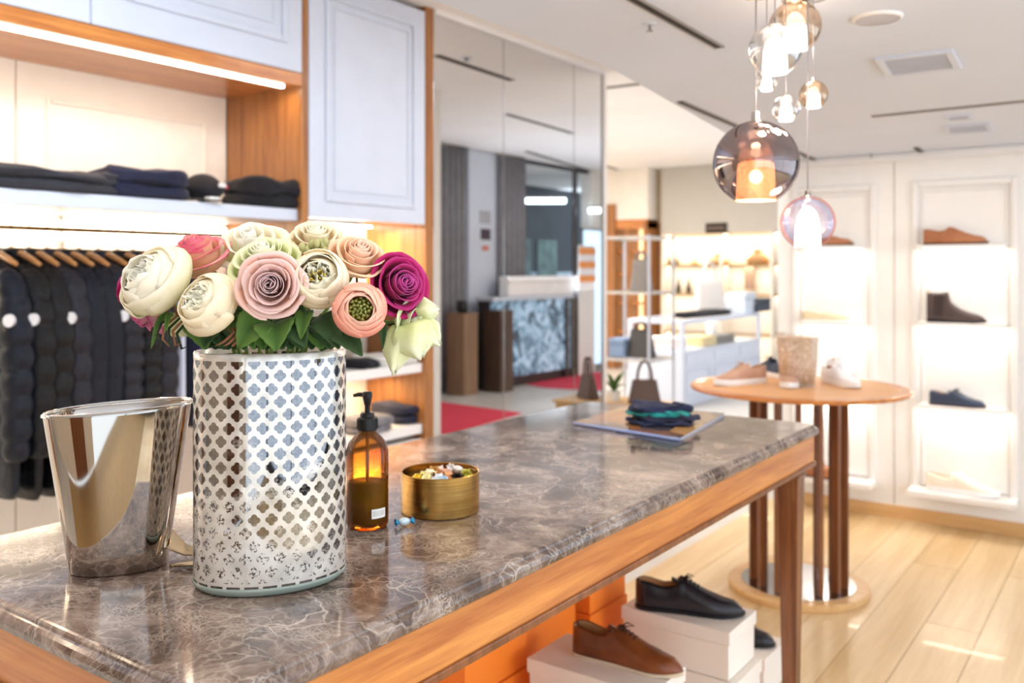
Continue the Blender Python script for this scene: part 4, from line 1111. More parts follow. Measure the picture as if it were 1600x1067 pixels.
def jacket(y, lab, m, length=.86, puff=1.0, thick=.052, badge=False, quilt=.085, sleeve=True, name='puffer_jacket', cat='jacket', slr=.056, lean=0):
    t = thing(name, lab, cat, (XR, y, ZR-.95), 'dark jackets on the wardrobe rail' if name == 'puffer_jacket' else None)
    zt = ZR-.115; rr = []; n = 60; rn = random.Random(int(y*1000))
    for i in range(n+1):
        s = i/n; z = zt-length*s
        hw = lerp([(0, .05), (.03, .12), (.08, .19), (.15, .205), (.5, .21), (.9, .22), (.97, .21), (1, .19)], s)
        th = lerp([(0, .035), (.08, .045), (.3, thick), (.9, thick*.95), (1, thick*.7)], s)
        bp = 1+.32*puff*(abs(math.sin(PI*(s*length)/quilt))**.6-.6)
        ring = []
        for k in range(24):
            a = 2*PI*k/24; cx = math.copysign(abs(math.cos(a))**.7, math.cos(a)); sy = math.copysign(abs(math.sin(a))**.8, math.sin(a))
            ring.append((XR+hw*cx, y+th*bp*sy, z))
        rr.append(ring)
    MB().rings(rr, True, True).build('body', m, t, smooth=True)
    MB().lathe([(.045, 0), (.056, .015), (.060, .045), (.052, .058), (.044, .045), (.040, .01)], (XR, y, zt-.02), 20, 1.25, .75).build('collar', m, t, smooth=True)
    if sleeve:
        for sx in (-1, 1):
            pts, rs = [], []
            nn = 60; sl = min(.66, length*.78)
            for i in range(nn+1):
                s = i/nn
                pts.append((XR+sx*lerp([(0, .15), (.12, .205), (.35, .235), (1, .235)], s), y-.012+lean*s+.006*math.sin(3*s), zt-.055-sl*s))
                bp = 1+.26*puff*(abs(math.sin(PI*(s*sl)/quilt))**.5-.7)
                rs.append(slr*lerp([(0, .75), (.12, 1.15), (.5, 1.05), (.85, .95), (.96, .8), (1, .6)], s)*bp)
            sv = MB().tube(pts, rs, 16).build('sleeve', m, t, smooth=True)
            if badge and sx == 1:
                p = Vector((XR+.235+slr*.7, y-.012-slr*.75, zt-.22))
                nrm = Vector((.68, -.74, 0)); s_ = Vector((.74, .68, 0))
                ring0 = [p+nrm*.012+s_*.018*math.cos(2*PI*k/20)+UP*.022*math.sin(2*PI*k/20) for k in range(20)]
                ring1 = [q-nrm*.02 for q in ring0]
                MB().rings([ring1, ring0]).build('round_patch', plain('patch_white', 'D8D4D2', .6), sv)
    return t
P1 = puffy('shell_black', '0B0C10'); P2 = puffy('shell_navy', '10141F', .45); P3 = puffy('shell_slate', '202028', .35); P4 = puffy('shell_blue', '0B1320', .3)
jk = [(-12, P4, True, 'blue black quilted jacket at the left edge', 1, .86, .085), (24, P1, True, 'glossy black puffer with white sleeve patch, nearest the left edge', 1, .88, .10), (52, P1, False, 'black puffer squeezed between the two patched jackets', 1, .88, .09),
      (80, P3, True, 'charcoal down jacket with white patch on the sleeve', 1, .84, .10), (106, P2, False, 'smooth navy coat without quilting, left of two', .15, .80, .2), (130, P2, False, 'smooth navy coat without quilting, right of two', .15, .82, .2),
      (160, P3, True, 'grey puffer with closely quilted sleeves and patch', 1.2, .82, .062), (190, P1, False, 'dark puffer with narrow quilting behind the white peony', 1.2, .84, .062), (214, P3, False, 'last dark jacket before the white shirt', .8, .8, .08)]
ords = ['first', 'second', 'third', 'fourth', 'fifth', 'sixth', 'seventh', 'eighth', 'ninth', 'tenth', 'eleventh']
for k, (px, mm, bdg, lab, pf, ln, ql) in enumerate(jk):
    y = atX(px-6, XR); hanger(y, f'wooden hanger on the rail, {ords[k]} from the left edge')
    jacket(y, lab, mm, ln, pf, .032, bdg, ql, slr=.052)
def drape(y, lab, m, length, name, cat, hw=.2, th=.03):
    t = thing(name, lab, cat, (XR, y, ZR-.9))
    rr = []
    for i in range(26):
        s = i/25; z = ZR-.10-length*s
        w = lerp([(0, .05), (.06, .17), (.12, .20), (1, hw)], s)
        ring = []
        for k in range(40):
            a = 2*PI*k/40; cx = math.copysign(abs(math.cos(a))**.6, math.cos(a)); sy = math.sin(a)
            ring.append((XR+w*cx, y+th*sy*(1+.35*s*math.sin(9*a+2))+.006*s*math.sin(5*a), z))
        rr.append(ring)
    MB().rings(rr).build('cloth', m, t, smooth=True)
    MB().lathe([(.05, 0), (.055, .02), (.05, .03), (.044, .01)], (XR, y, ZR-.12), 20, 1.2, .7).build('collar', m, t, smooth=True)
y = atX(244, XR); hanger(y, 'wooden hanger carrying the white shirt'); drape(y, 'pale blue white shirt hanging after the jackets', fabric('white_shirt', 'C9CCDA', .8, .04), .62, 'shirt', 'shirt')
y = atX(272, XR); hanger(y, 'wooden hanger carrying the navy trousers'); drape(y, 'dark navy garment hanging behind the flower vase', fabric('navy_wool', '1C2036'), .72, 'navy_coat', 'coat')
y = atX(292, XR); hanger(y, 'wooden hanger carrying the last navy coat'); drape(y, 'last dark navy garment on the rail behind the vase', fabric('navy_wool', '1C2036'), .74, 'navy_coat', 'coat')

# folded clothes on the garment shelf
def shelfpos(px, X, z): 
    return Vector((X, atX(px, X), z))
XS = -3.36
folded('folded_sweater', 'flat charcoal sweater at the left end of the top shelf', 'sweater', shelfpos(45, XS, zst+.001), (.30, .50, .085), 0, m_char, 2, 1)
folded('folded_sweater', 'charcoal folded sweater beside the navy ones on top shelf', 'sweater', shelfpos(125, XS-.02, zst+.001), (.28, .26, .085), .1, m_char, 2, 2)
folded('folded_jeans', 'dark navy folded garment in the middle of the top shelf', 'jeans', shelfpos(212, XS, zst+.001), (.30, .36, .115), -.05, m_dnavy, 2, 3)
folded('folded_sweater', 'black folded sweaters at the walnut end of top shelf', 'sweater', shelfpos(412, XS, zst+.001), (.28, .34, .125), 0, m_blk, 2, 4)
def capbag():
    c = shelfpos(317, XS, zst)
    t = thing('flat_cap', 'black cap with small white and red marks on the shelf', 'cap', c)
    mb = MB().sphere((c.x, c.y, c.z+.055), .085, 22, 14, (1.0, 1.05, .95), lambda d: 1 if d.z > -.1 else max(.55, 1+d.z*.6))
    for i, p in enumerate(mb.v): mb.v[i] = Vector((p.x, p.y, max(c.z+.002, p.z)))
    mb.build('crown', m_blk, t, smooth=True)
    def brim(u, v):
        a = -PI*.55+u*PI*.5; r = .08+.07*v; return (c.x+.02+r*math.cos(a), c.y+r*math.sin(a), c.z+.02-.012*v)
    MB().grid(brim, 12, 5).build('brim', m_blk, t, smooth=True, solid=.004)
    MB().box((c.x+.082, c.y+.02, c.z+.075), (c.x+.088, c.y+.055, c.z+.093)).build('front_badge', plain('cap_badge', 'E4E0DC', .5), t)
    MB().box((c.x+.080, c.y+.056, c.z+.070), (c.x+.086, c.y+.068, c.z+.085)).build('red_tag', plain('cap_red', 'B02030', .5), t)
    MB().box((c.x+.10, c.y-.06, c.z+.004), (c.x+.135, c.y-.015, c.z+.026)).build('price_tag', plain('tag_white', 'ECE8E0', .6), t)
capbag()
# niche clothes
folded('folded_sweater', 'navy folded sweater on the lower niche shelf', 'sweater', Vector((-3.40, atX(630, -3.40), z2s+.001)), (.30, .30, .10), 0, m_dnavy, 2, 6)
folded('folded_sweater', 'grey folded sweater on the lower niche shelf', 'sweater', Vector((-3.32, atX(566, -3.32), z2s+.001)), (.26, .24, .08), 0, m_grey, 2, 7)
folded('folded_shirt', 'white folded shirt on the upper niche shelf', 'shirt', Vector((-3.36, atX(600, -3.36), z1s+.001)), (.30, .32, .05), 0, fabric('white_cotton', 'E6E2DC', .8, .03), 2, 8)
folded('folded_sweater', 'dark folded sweater tucked at left of upper niche shelf', 'sweater', Vector((-3.34, atX(556, -3.34), z1s+.001)), (.26, .14, .04), 0, m_blk, 1, 9)

# ------------------------------------------------------------------ ceiling fittings
def onc(px, py, z=ZL): return D(px, py, F*(z-EYE)/(HY-py))
def slot(p, q, z, lab, w=.02):
    e = (q-p); L = e.length; a = math.atan2(e.y, e.x); c = (p+q)/2
    t = thing('ceiling_slot', lab, 'air slot', (c.x, c.y, z), 'dark linear slots in the ceiling')
    MB().box((c.x-L/2, c.y-w/2, z-.004), (c.x+L/2, c.y+w/2, z+.002), a).build('slot_recess', m_darkslot, t)
    for s in (-1, 1):
        MB().box((c.x-L/2, c.y+s*(w/2+.002)-.002, z-.006), (c.x+L/2, c.y+s*(w/2+.002)+.002, z+.001), a, (c.x, c.y, 0)).build('edge_trim', plain('slot_edge', '8A817A', .5), t)
slot(onc(985, -6), onc(1125, 73), ZL, 'nearest black ceiling slot left of the pendants')
slot(onc(1063, 158), onc(1278, 251), ZL, 'long dark ceiling slot passing behind the big pendant')
slot(onc(1362, 181), onc(1640, 153), ZL, 'grey crosswise ceiling slot at the right', .018)
slot(onc(1431, 230), onc(1449, 243), ZL, 'short dark ceiling slot just above the shoe wall')
ZH = 2.79
def onh(px, py): return D(px, py, F*(ZH-EYE)/(HY-py))
slot(onh(945, 137), onh(1003, 130), ZH, 'short dark slot in the higher ceiling beside the mirror', .05)
slot(onh(945, 259), onh(1000, 275), ZH, 'faint far slot in the higher ceiling', .05)
def rm_h(px, py): v = onh(px, py); return Vector((2*MX-v.x, v.y, ZH))
slot(rm_h(682, 86), rm_h(800, 125), ZH, 'ceiling slot seen across the first mirror', .045)
slot(rm_h(792, 178), rm_h(895, 208), ZH, 'ceiling slot seen across the middle mirror', .045)
slot(rm_h(822, 236), rm_h(938, 272), ZH, 'ceiling slot seen across the narrow mirror', .06)
def vent(pts, lab, n=6):
    P = [onc(*p) for p in pts]; c = sum(P, Vector())/4
    t = thing('ceiling_vent', lab, 'vent', (c.x, c.y, ZL), 'air vents in the ceiling')
    mb = MB(); outer = [Vector((p.x, p.y, ZL)) for p in P]; inner = [c+(p-c)*.80 for p in outer]
    for i in range(4):
        j = (i+1) % 4
        a, b, cc, d_ = outer[i], outer[j], inner[j], inner[i]
        mb.rings([[a, b, cc, d_], [v-Vector((0, 0, .008)) for v in (a, b, cc, d_)]])
    mb.build('frame', m_cool, t, bevel=.001)
    MB().rings([[v+Vector((0, 0, .004)) for v in inner], [v-Vector((0, 0, .001)) for v in inner]]).build('backing', plain('vent_dark', '7A8092', .8), t)
    for k in range(n):
        f0, f1 = (k+.15)/n, (k+.75)/n
        a, b = inner[0].lerp(inner[3], f0), inner[1].lerp(inner[2], f0); c2, d2 = inner[1].lerp(inner[2], f1), inner[0].lerp(inner[3], f1)
        z = Vector((0, 0, .006)); z2 = Vector((0, 0, .002))
        MB().rings([[a-z2, b-z2, c2-z, d2-z], [a-z2*1.5, b-z2*1.5, c2-z*1.2, d2-z*1.2]]).build('louvre', plain('louvre_grey', 'AEB4C4', .5), t)
vent([(1366, 90), (1488, 76), (1503, 104), (1385, 118)], 'large square ceiling vent at upper right')
vent([(1474, 196), (1546, 190), (1552, 203), (1478, 208)], 'smaller flat ceiling vent beyond the large one')
vent([(1477, 180), (1515, 177), (1519, 184), (1481, 187)], 'tiny far ceiling vent above the smaller one', 3)
def disc(px, py, r, lab, nm='ceiling_speaker'):
    c = onc(px, py); t = thing(nm, lab, 'speaker', (c.x, c.y, ZL))
    MB().lathe([(0, -.006), (r*.9, -.006), (r, -.003), (r, .001)], (c.x, c.y, ZL), 40).build('grille', plain('speaker_grey', 'C4C2C8', .7), t)
    MB().lathe([(r*.9, -.007), (r*1.02, -.005), (r*1.03, .001)], (c.x, c.y, ZL), 40).build('rim', m_white, t, smooth=True)
disc(1371, 27, .060, 'round grey ceiling speaker right of the pendants')
def sprinkler(p, lab, s=1.0):
    t = thing('sprinkler', lab, 'sprinkler', p)
    MB().lathe([(0, -.004), (.016*s, -.004), (.020*s, .001)], p, 20).build('rosette', m_cool, t)
    MB().lathe([(.004*s, -.004), (.004*s, -.018), (.009*s, -.019), (.009*s, -.021), (0, -.021)], p, 14).build('nozzle', m_steel, t)
sprinkler(onc(1015, 37), 'small sprinkler head beside the nearest ceiling slot')
sprinkler(onc(1361, 240), 'far sprinkler head close to the shoe wall')
p = rm_h(729, 90); sprinkler(p, 'sprinkler head reflected in the first mirror', 2.2)

# ------------------------------------------------------------------ pendants
def smoke(name, tint, refl, rtint):
    if name in _mats: return _mats[name]
    m, nt, b = newmat(name); nt.nodes.remove(b)
    t = nt.nodes.new('ShaderNodeBsdfTransparent'); t.inputs[0].default_value = tint
    g = nt.nodes.new('ShaderNodeBsdfGlossy'); g.inputs['Roughness'].default_value = .02; g.inputs['Color'].default_value = rtint
    lw = nt.nodes.new('ShaderNodeLayerWeight'); lw.inputs[0].default_value = .4
    fac = (N(nt, lw.outputs['Facing'])*(1-refl)+refl)._m('MINIMUM', 1.0)
    fac = fac*(N(nt, noise(nt, texco(nt), 3))*.1+.95)
    mx = nt.nodes.new('ShaderNodeMixShader'); nt.links.new(fac.s, mx.inputs[0])
    nt.links.new(t.outputs[0], mx.inputs[1]); nt.links.new(g.outputs[0], mx.inputs[2])
    nt.links.new(mx.outputs[0], nt.nodes['Material Output'].inputs[0]); _mats[name] = m; return m
def irid(name):
    m, nt, b = newmat(name); nt.nodes.remove(b)
    t = nt.nodes.new('ShaderNodeBsdfTransparent'); g = nt.nodes.new('ShaderNodeBsdfGlossy'); g.inputs['Roughness'].default_value = .03
    lw = nt.nodes.new('ShaderNodeLayerWeight'); lw.inputs[0].default_value = .5
    f = N(nt, lw.outputs['Facing'])+(N(nt, noise(nt, texco(nt), 6, 2))-.5)*.8
    colr = ramp(nt, f.s, [(.1, srgb('FFFFFF')), (.3, srgb('F6F0FF')), (.45, srgb('E8F0FF')), (.62, srgb('FFDCEC')), (.78, srgb('FFE8C0')), (.95, srgb('E8D8FF'))])
    nt.links.new(colr, t.inputs[0]); nt.links.new(colr, g.inputs['Color'])
    mx = nt.nodes.new('ShaderNodeMixShader'); fc = N(nt, lw.outputs['Facing'])*.22+.05; nt.links.new(fc.s, mx.inputs[0])
    nt.links.new(t.outputs[0], mx.inputs[1]); nt.links.new(g.outputs[0], mx.inputs[2])
    nt.links.new(mx.outputs[0], nt.nodes['Material Output'].inputs[0]); return m
m_smoke = smoke('smoked_chrome_glass', (.60, .46, .40, 1), .40, (.46, .42, .44, 1))
m_clearc = smoke('clear_chrome_glass', (.94, .92, .90, 1), .14, (.85, .84, .84, 1))
m_amberc = smoke('amber_chrome_glass', (.92, .82, .72, 1), .16, (.75, .62, .50, 1))
m_irid = irid('iridescent_glass')
def shade_mat(name, c, s):
    return emit(name, c, s)
def pendant(px, py, rpx, d, lab, m_globe, m_sh, power, col, sh=(.42, .50, -.88), open_=True):
    c = D(px, py, d); R = rpx/F*d
    t = thing('pendant_lamp', lab, 'lamp', c, 'cluster of glass globe pendants')
    pr = []
    a0, a1 = math.radians(-62), math.radians(84)
    for i in range(21):
        a = a0+(a1-a0)*i/20; pr.append((R*math.cos(a), R*math.sin(a)))
    MB().lathe(pr, c, 40).build('glass_globe', m_globe, t, smooth=True)
    rt_, rb, zb = sh
    rb_ = R*math.cos(a0); zb_ = R*math.sin(a0)
    MB().lathe([(R*rt_*.0, R*.04), (R*rt_*.8, R*.03), (R*rt_, -R*.02), (rb_*1.0, zb_)], c, 32).build('inner_shade', m_sh, t, smooth=True)
    MB().lathe([(0, R*1.22), (R*.10, R*1.2), (R*.12, R*1.0), (R*.26, R*.965), (R*.28, R*.93), (0, R*.92)], c, 24).build('cap', m_chrome, t, smooth=True)
    MB().sphere((c.x, c.y, c.z-R*.32), R*.16, 12, 8).build('bulb', emit('bulb_glow', 'FFE6BE', 25), t, smooth=True)
    MB().tube([(c.x, c.y, c.z+R*1.2), (c.x, c.y, ZL-.012)], .0016 if rpx > 30 else .0012, 6).build('cord', plain('silver_cord', 'B0AEB4', .4, .5), t, smooth=True)
    MB().lathe([(0, 0), (.03, 0), (.032, -.008), (.028, -.014), (0, -.014)], (c.x, c.y, ZL), 24).build('ceiling_rose', m_chrome, t, smooth=True)
    l = bpy.data.lights.new('pendant_bulb', 'POINT'); l.energy = power; l.color = col; l.shadow_soft_size = R*.2
    o = bpy.data.objects.new('pendant_bulb', l); COL.objects.link(o); o.location = (c.x, c.y, c.z-R*.75)
sh_w = emit('opal_shade', 'FFF4E8', 9.0)
sh_s, nt, b = newmat('smoked_inner_shade')
setin(b, Base_Color=srgb('D8A078'), Roughness=.2, Emission_Color=srgb('FFBE90'), Emission_Strength=1.1, Metallic=.0)
b.inputs['Alpha'].default_value = .75
pendant(1181, 255, 66, 2.06, 'large smoked chrome globe pendant hanging lowest in the cluster', m_smoke, sh_s, 1.5, (1, .75, .5))
pendant(1211, 78, 41, 1.95, 'clear glass globe pendant with glowing shade near the top', m_clearc, sh_w, 1, (1, .9, .75))
pendant(1242, 42, 40, 2.10, 'amber tinted globe pendant at the top right of cluster', m_amberc, sh_w, 1, (1, .9, .75))
pendant(1262, 348, 42, 2.03, 'iridescent rainbow glass globe pendant below the cord cluster', m_irid, sh_w, 1, (1, .9, .75))
pendant(1198, 126, 17, 2.05, 'tiny bright pendant just under the clear globe', m_clearc, sh_w, .4, (1, .9, .75))
pendant(1228, 170, 21, 2.0, 'small bright pendant in the middle of the cluster', m_clearc, sh_w, .4, (1, .9, .75))
pendant(1271, 148, 22, 2.08, 'small bright pendant at the right of the cluster', m_amberc, sh_w, .4, (1, .9, .75))

# ------------------------------------------------------------------ far room seen directly
# lit handbag shelves on the back wall
YB = 11.2
x0, x1 = atY(1034, YB), atY(1222, YB)
bw = thing('display_shelving', 'cream backlit wall shelving for handbags in the far room', 'shelving', ((x0+x1)/2, YB, 0))
box('lit_back', (x0, YB+.30, .05), (x1+.4, YB+.34, 1.87), m_cream, bw)
box('header', (x0, YB-.02, 1.87), (x1+.4, YB+.34, 2.79), plain('header_beige', 'BDB5A8', .7, var=.02), bw)
for xx in (x0, (x0+x1)/2, x1-.15): box('upright', (xx, YB-.01, 0), (xx+.03, YB+.3, 1.87), m_cream, bw)
zsh = [1.35+(425-y)/F*(YB/ray(1120)[1]) for y in (413, 459, 520, 580)]
for z in zsh:
    box('shelf', (x0+.03, YB, z-.02), (x1+.38, YB+.3, z), m_gold, bw, .002)
    area('handbag_shelf_led', ((x0+x1)/2, YB+.15, z-.03), x1-x0, .1, 4, (1, .90, .74))
area('handbag_top_led', ((x0+x1)/2, YB+.15, 1.85), x1-x0, .1, 10, (1, .88, .68))
sg = thing('wall_sign', 'small black sign panel above the lit handbag shelves', 'sign', (atY(1119, YB-.02), YB-.02, 1.9))
pa, pb = D(1103, 349, (YB-.03)/ray(1103)[1]), D(1136, 364, (YB-.03)/ray(1136)[1])
box('panel', (pa.x, YB-.045, pb.z), (pb.x, YB-.02, pa.z), plain('sign_black', '2E2418', .5), sg, .002)
ww = pb.x-pa.x
for k in range(6):
    box('faded_letter', (pa.x+ww*(.10+.135*k), YB-.048, pb.z+.055), (pa.x+ww*(.10+.135*k)+ww*.08, YB-.0452, pb.z+.085), plain('sign_letters', '8C7468', .6), sg, 0, label='blurred greyish lettering')
# small objects on these shelves
def trinket(px, z, w, h, c, lab, nm='ornament', cat='ornament'):
    x = atY(px, YB+.15); t = thing(nm, lab, cat, (x, YB+.15, z), 'small goods on the lit handbag shelves')
    MB().lathe([(0, 0), (w*.5, 0), (w*.6, h*.25), (w*.35, h*.6), (w*.2, h*.8), (w*.25, h), (0, h)], (x, YB+.15, z), 14).build('figure', plain('trk'+c, c, .5, var=.1), t, smooth=True)
for px, zi, w, h, c, lab in ((1044, 0, .08, .12, '6E5A40', 'dark small jar at the left of top lit shelf'), (1058, 0, .07, .10, '8E7A5A', 'brown small jar beside it on the top lit shelf'), (1085, 0, .10, .08, 'D8B888', 'pale gold ornament on the top lit shelf'),
                             (1122, 0, .26, .14, 'C89A66', 'tan ornament in the middle of the top lit shelf'), (1184, 0, .26, .20, 'B98A5A', 'tall tan ornament at the right of top lit shelf'),
                             (1060, 1, .06, .20, '4A4438', 'dark bottle at left of second lit shelf'), (1076, 1, .06, .20, '5A5040', 'second dark bottle on the second lit shelf'), (1092, 1, .06, .14, '6A5E48', 'short dark bottle on the second lit shelf')):
    trinket(px, zsh[zi]+.001, w, h, c, lab)
box('picture', (atY(1163, YB+.2), YB+.2, zsh[1]+.06), (atY(1177, YB+.2), YB+.23, zsh[1]+.36), plain('pict_brown', 'A98A74', .6), None, .003, label='brown framed picture standing on the second lit shelf', cat='picture')
def handbag(loc, w, h, dpt, col, lab, handle=.5, rz=0, mat_=None, grp=None):
    t = thing('handbag', lab, 'handbag', loc, grp)
    m = mat_ or leather('bag_'+col, col, None, .5)
    M = Matrix.Translation(loc) @ Matrix.Rotation(rz, 4, 'Z')
    rr = []
    for s in (0, .04, .3, .6, .85, 1.0):
        ww_ = w/2*(1-.28*s); dd = dpt/2*(1-.7*s)
        rr.append([(x, y, z) for x, y, z in rrect(-ww_*(.97 if s == 0 else 1), ww_*(.97 if s == 0 else 1), -dd, dd, min(dd*.8, .04), h*s)])
    MB().rings(rr).xf(M).build('body', m, t, smooth=True)
    for sy in (-1, 1):
        pts = [(w*.22*math.cos(PI*i/12), sy*dpt*.1, h*.93+h*handle*math.sin(PI*i/12)) for i in range(13)]
        MB().tube(pts, .009, 8).xf(M).build('handle', m, t, smooth=True)
# white showcase counter
cx, cy = D(1067, 638, 8.81).x, 8.14
wc = thing('showcase_counter', 'white panelled counter with glazed top case in the far room', 'counter', (cx, cy, 0))
ye = 10.3; cz = .87; wx = -.62
m_blu = plain('cool_white_paint', 'D6DCE8', .4, var=.02)
box('base', (cx+wx, cy, 0), (cx, ye, .56), m_blu, wc, .005)
mbp = MB()
for k in range(3):
    a, b = cy+.06+k*(ye-cy)/3, cy-.06+(k+1)*(ye-cy)/3
    panel_x(cx, a, b, .10, .36, .02, .012, m_blu, wc, 'panel_moulding')
    box('drawer_front', (cx-.002, a, .41), (cx+.014, b, .53), m_blu, wc, .003)
for x in (cx-.04, cx+wx):
    for y in (cy, ye-.05): box('post', (x, y, .56), (x+.04, y+.05, cz-.04), m_blu, wc)
box('top_frame', (cx+wx, cy, cz-.04), (cx, cy+.06, cz), m_blu, wc); box('top_frame', (cx+wx, ye-.06, cz-.04), (cx, ye, cz), m_blu, wc)
box('top_frame', (cx-.06, cy+.06, cz-.04), (cx, ye-.06, cz), m_blu, wc); box('top_frame', (cx+wx, cy+.06, cz-.04), (cx+wx+.06, ye-.06, cz), m_blu, wc)
box('glass_front', (cx-.012, cy+.05, .56), (cx-.006, ye-.05, cz-.04), m_glass, wc, 0)
box('glass_top', (cx+wx+.06, cy+.06, cz-.012), (cx-.06, ye-.06, cz-.006), m_glass, wc, 0)
tube_light('counter_case_led', (cx+wx/2, (cy+ye)/2, cz-.02), ye-cy-.2, 7, (1, .92, .78), (0, 0, 0), .3)
def goods(lo, hi, c, lab, nm='display_box', cat='box', grp=None):
    t = thing(nm, lab, cat, ((lo[0]+hi[0])/2, (lo[1]+hi[1])/2, lo[2]), grp)
    h = hi[2]-lo[2]
    box('body', lo, (hi[0], hi[1], lo[2]+h*.7), plain('gd'+c, c, .6), t, .012)
    box('lid', (lo[0]-.003, lo[1]-.003, lo[2]+h*.7), (hi[0]+.003, hi[1]+.003, hi[2]), plain('gd'+c, c, .6), t, .012)
def inc(px, x): return atX(px, x)
goods((cx-.32, inc(1082, cx-.2), .561), (cx-.08, inc(1104, cx-.2), .66), 'E8CE8A', 'pale yellow pouch box inside the counter case')
goods((cx-.32, inc(1107, cx-.2), .561), (cx-.08, inc(1133, cx-.2), .65), '4A4648', 'dark pouch box inside the counter case')
goods((cx-.34, inc(1108, cx-.3), .57), (cx-.26, inc(1116, cx-.3), .80), 'F2EEE8', 'white upright carton inside the counter case', 'carton')
goods((cx-.50, cy+.12, .561), (cx-.12, cy+.36, .68), 'F0E0D8', 'pale pink box at the near end of the counter case')
handbag(Vector((cx-.35, inc(1108, cx-.35), cz+.001)), .42, .40, .16, 'D6CFC8', 'pale grey tote bag standing on the white counter', .55, PI/2-.6)
goods((cx-.30, inc(1145, cx-.2), cz+.001), (cx-.05, inc(1162, cx-.2), cz+.24), 'D4DCE6', 'pale blue box bag on the white counter')
goods((cx-.25, inc(1158, cx-.2), cz+.001), (cx-.05, inc(1186, cx-.2), cz+.16), '3A4654', 'dark blue box bag at the end of the counter')
folded('black_scarf', 'long black garment lying along the white counter top', 'garment', Vector((cx-.18, (inc(1060, cx-.18)+inc(1125, cx-.18))/2+.1, cz+.001)), (.22, 1.2, .06), 0, m_blk, 1, 20)
# tall glass display case
gx0, gx1, gy0, gy1 = -3.85, atY(1015, 6.6), 6.6, 7.08
gc = thing('glass_display_case', 'tall glass display case with slim metal posts near the mirror corner', 'display case', ((gx0+gx1)/2, (gy0+gy1)/2, 0))
for x in (gx0, gx1-.02):
    for y in (gy0, gy1-.02): box('post', (x, y, 0), (x+.02, y+.02, 1.66), plain('post_metal', 'C6CAD4', .3, .4), gc, .001)
for z in (1.63, 1.165, .60, .10):
    mb = MB(); mb.box((gx0+.02, gy0, z), (gx1-.02, gy0+.02, z+.02)); mb.box((gx0+.02, gy1-.02, z), (gx1-.02, gy1, z+.02)); mb.box((gx0, gy0+.02, z), (gx0+.02, gy1-.02, z+.02)); mb.box((gx1-.02, gy0+.02, z), (gx1, gy1-.02, z+.02))
    mb.build('rail', plain('rail_metal', 'D2CEC8', .3, .4), gc)
    box('glass_shelf', (gx0+.02, gy0+.02, z+.006), (gx1-.02, gy1-.02, z+.013), m_glass, gc, 0)
handbag(Vector((atY(1002, 6.84), 6.84, 1.179)), .20, .28, .12, '8E8680', 'grey pointed handbag on the upper glass shelf', .3)
handbag(Vector((atY(1000, 6.8), 6.82, .62)), .26, .24, .14, '4A4644', 'dark boxy handbag on the lower glass shelf', .3)
goods((gx0+.05, 6.7, .62), (gx0+.2, 6.9, .78), '8CA4C4', 'blue box on the lower glass shelf')
# low plinth with brown handbag and plant
pl = D(1007, 630, 6.4)
pt = thing('low_plinth', 'low pale oak plinth under the brown handbag', 'plinth', (pl.x, pl.y, 0))
pz = pl.z
box('body', (pl.x-.42, pl.y-.2, 0), (pl.x+.16, pl.y+.2, pz-.02), m_oakz, pt); box('top', (pl.x-.44, pl.y-.22, pz-.02), (pl.x+.18, pl.y+.22, pz), m_oakz, pt)
handbag(Vector((pl.x, pl.y, pz+.001)), .24, .17, .12, '5E4A40', 'brown slouchy handbag with tall handle on the oak plinth', .85, YAW)
tp = thing('potted_plant', 'small green plant beside the brown handbag', 'plant', (pl.x-.25, pl.y, pz))
MB().lathe([(0, 0), (.04, 0), (.055, .07), (.05, .07), (0, .06)], (pl.x-.25, pl.y, pz), 18).build('pot', plain('pot_white', 'E0DCD4', .5), tp)
for k in range(12):
    a = k*2.4; q = Vector((pl.x-.25, pl.y, pz+.06)); e = q+Vector((math.cos(a)*.11, math.sin(a)*.11, .05+.05*(k % 3)))
    sd = (e-q).cross(UP).normalized()
    MB().grid(lambda u, v: q.lerp(e, v)+sd*(2*u-1)*.02*math.sin(PI*min(.96, v+.03))+UP*.03*math.sin(PI*v), 2, 5, lambda u, v: .5).build('leaf', m_leaf, tp, smooth=True)
# warm lit wood display wall at far left of the far room
YWL = 11.0
xa, xb = atY(935, YWL), atY(1012, YWL)
lw_ = thing('lit_wood_display', 'walnut display wall with bright lit bays beyond the mirror corner', 'display wall', ((xa+xb)/2, YWL, 0))
box('header', (xa-1, YWL, 2.05), (xb, YWL+.4, 2.79), m_cream, lw_)
box('column', (atY(945, YWL), YWL-.05, 0), (atY(963, YWL), YWL+.4, 2.3), m_walnutz, lw_)
box('column', (xb-.06, YWL-.02, 0), (xb, YWL+.4, 2.05), m_walnutz, lw_); box('column', (atY(976, YWL), YWL, 0), (atY(983, YWL), YWL+.3, 2.05), m_walnutz, lw_)
box('top_rail', (atY(963, YWL), YWL-.01, 1.95), (xb, YWL+.3, 2.08), m_walnutx, lw_)
box('lit_back', (xa-1, YWL+.3, 0), (xb-.06, YWL+.34, 2.0), emit('backlit_cream', 'FFDDA8', 1.1), lw_)
for z in (.5, .9, 1.3, 1.62): box('shelf', (atY(963, YWL), YWL+.05, z), (xb-.06, YWL+.3, z+.03), m_walnutx, lw_)

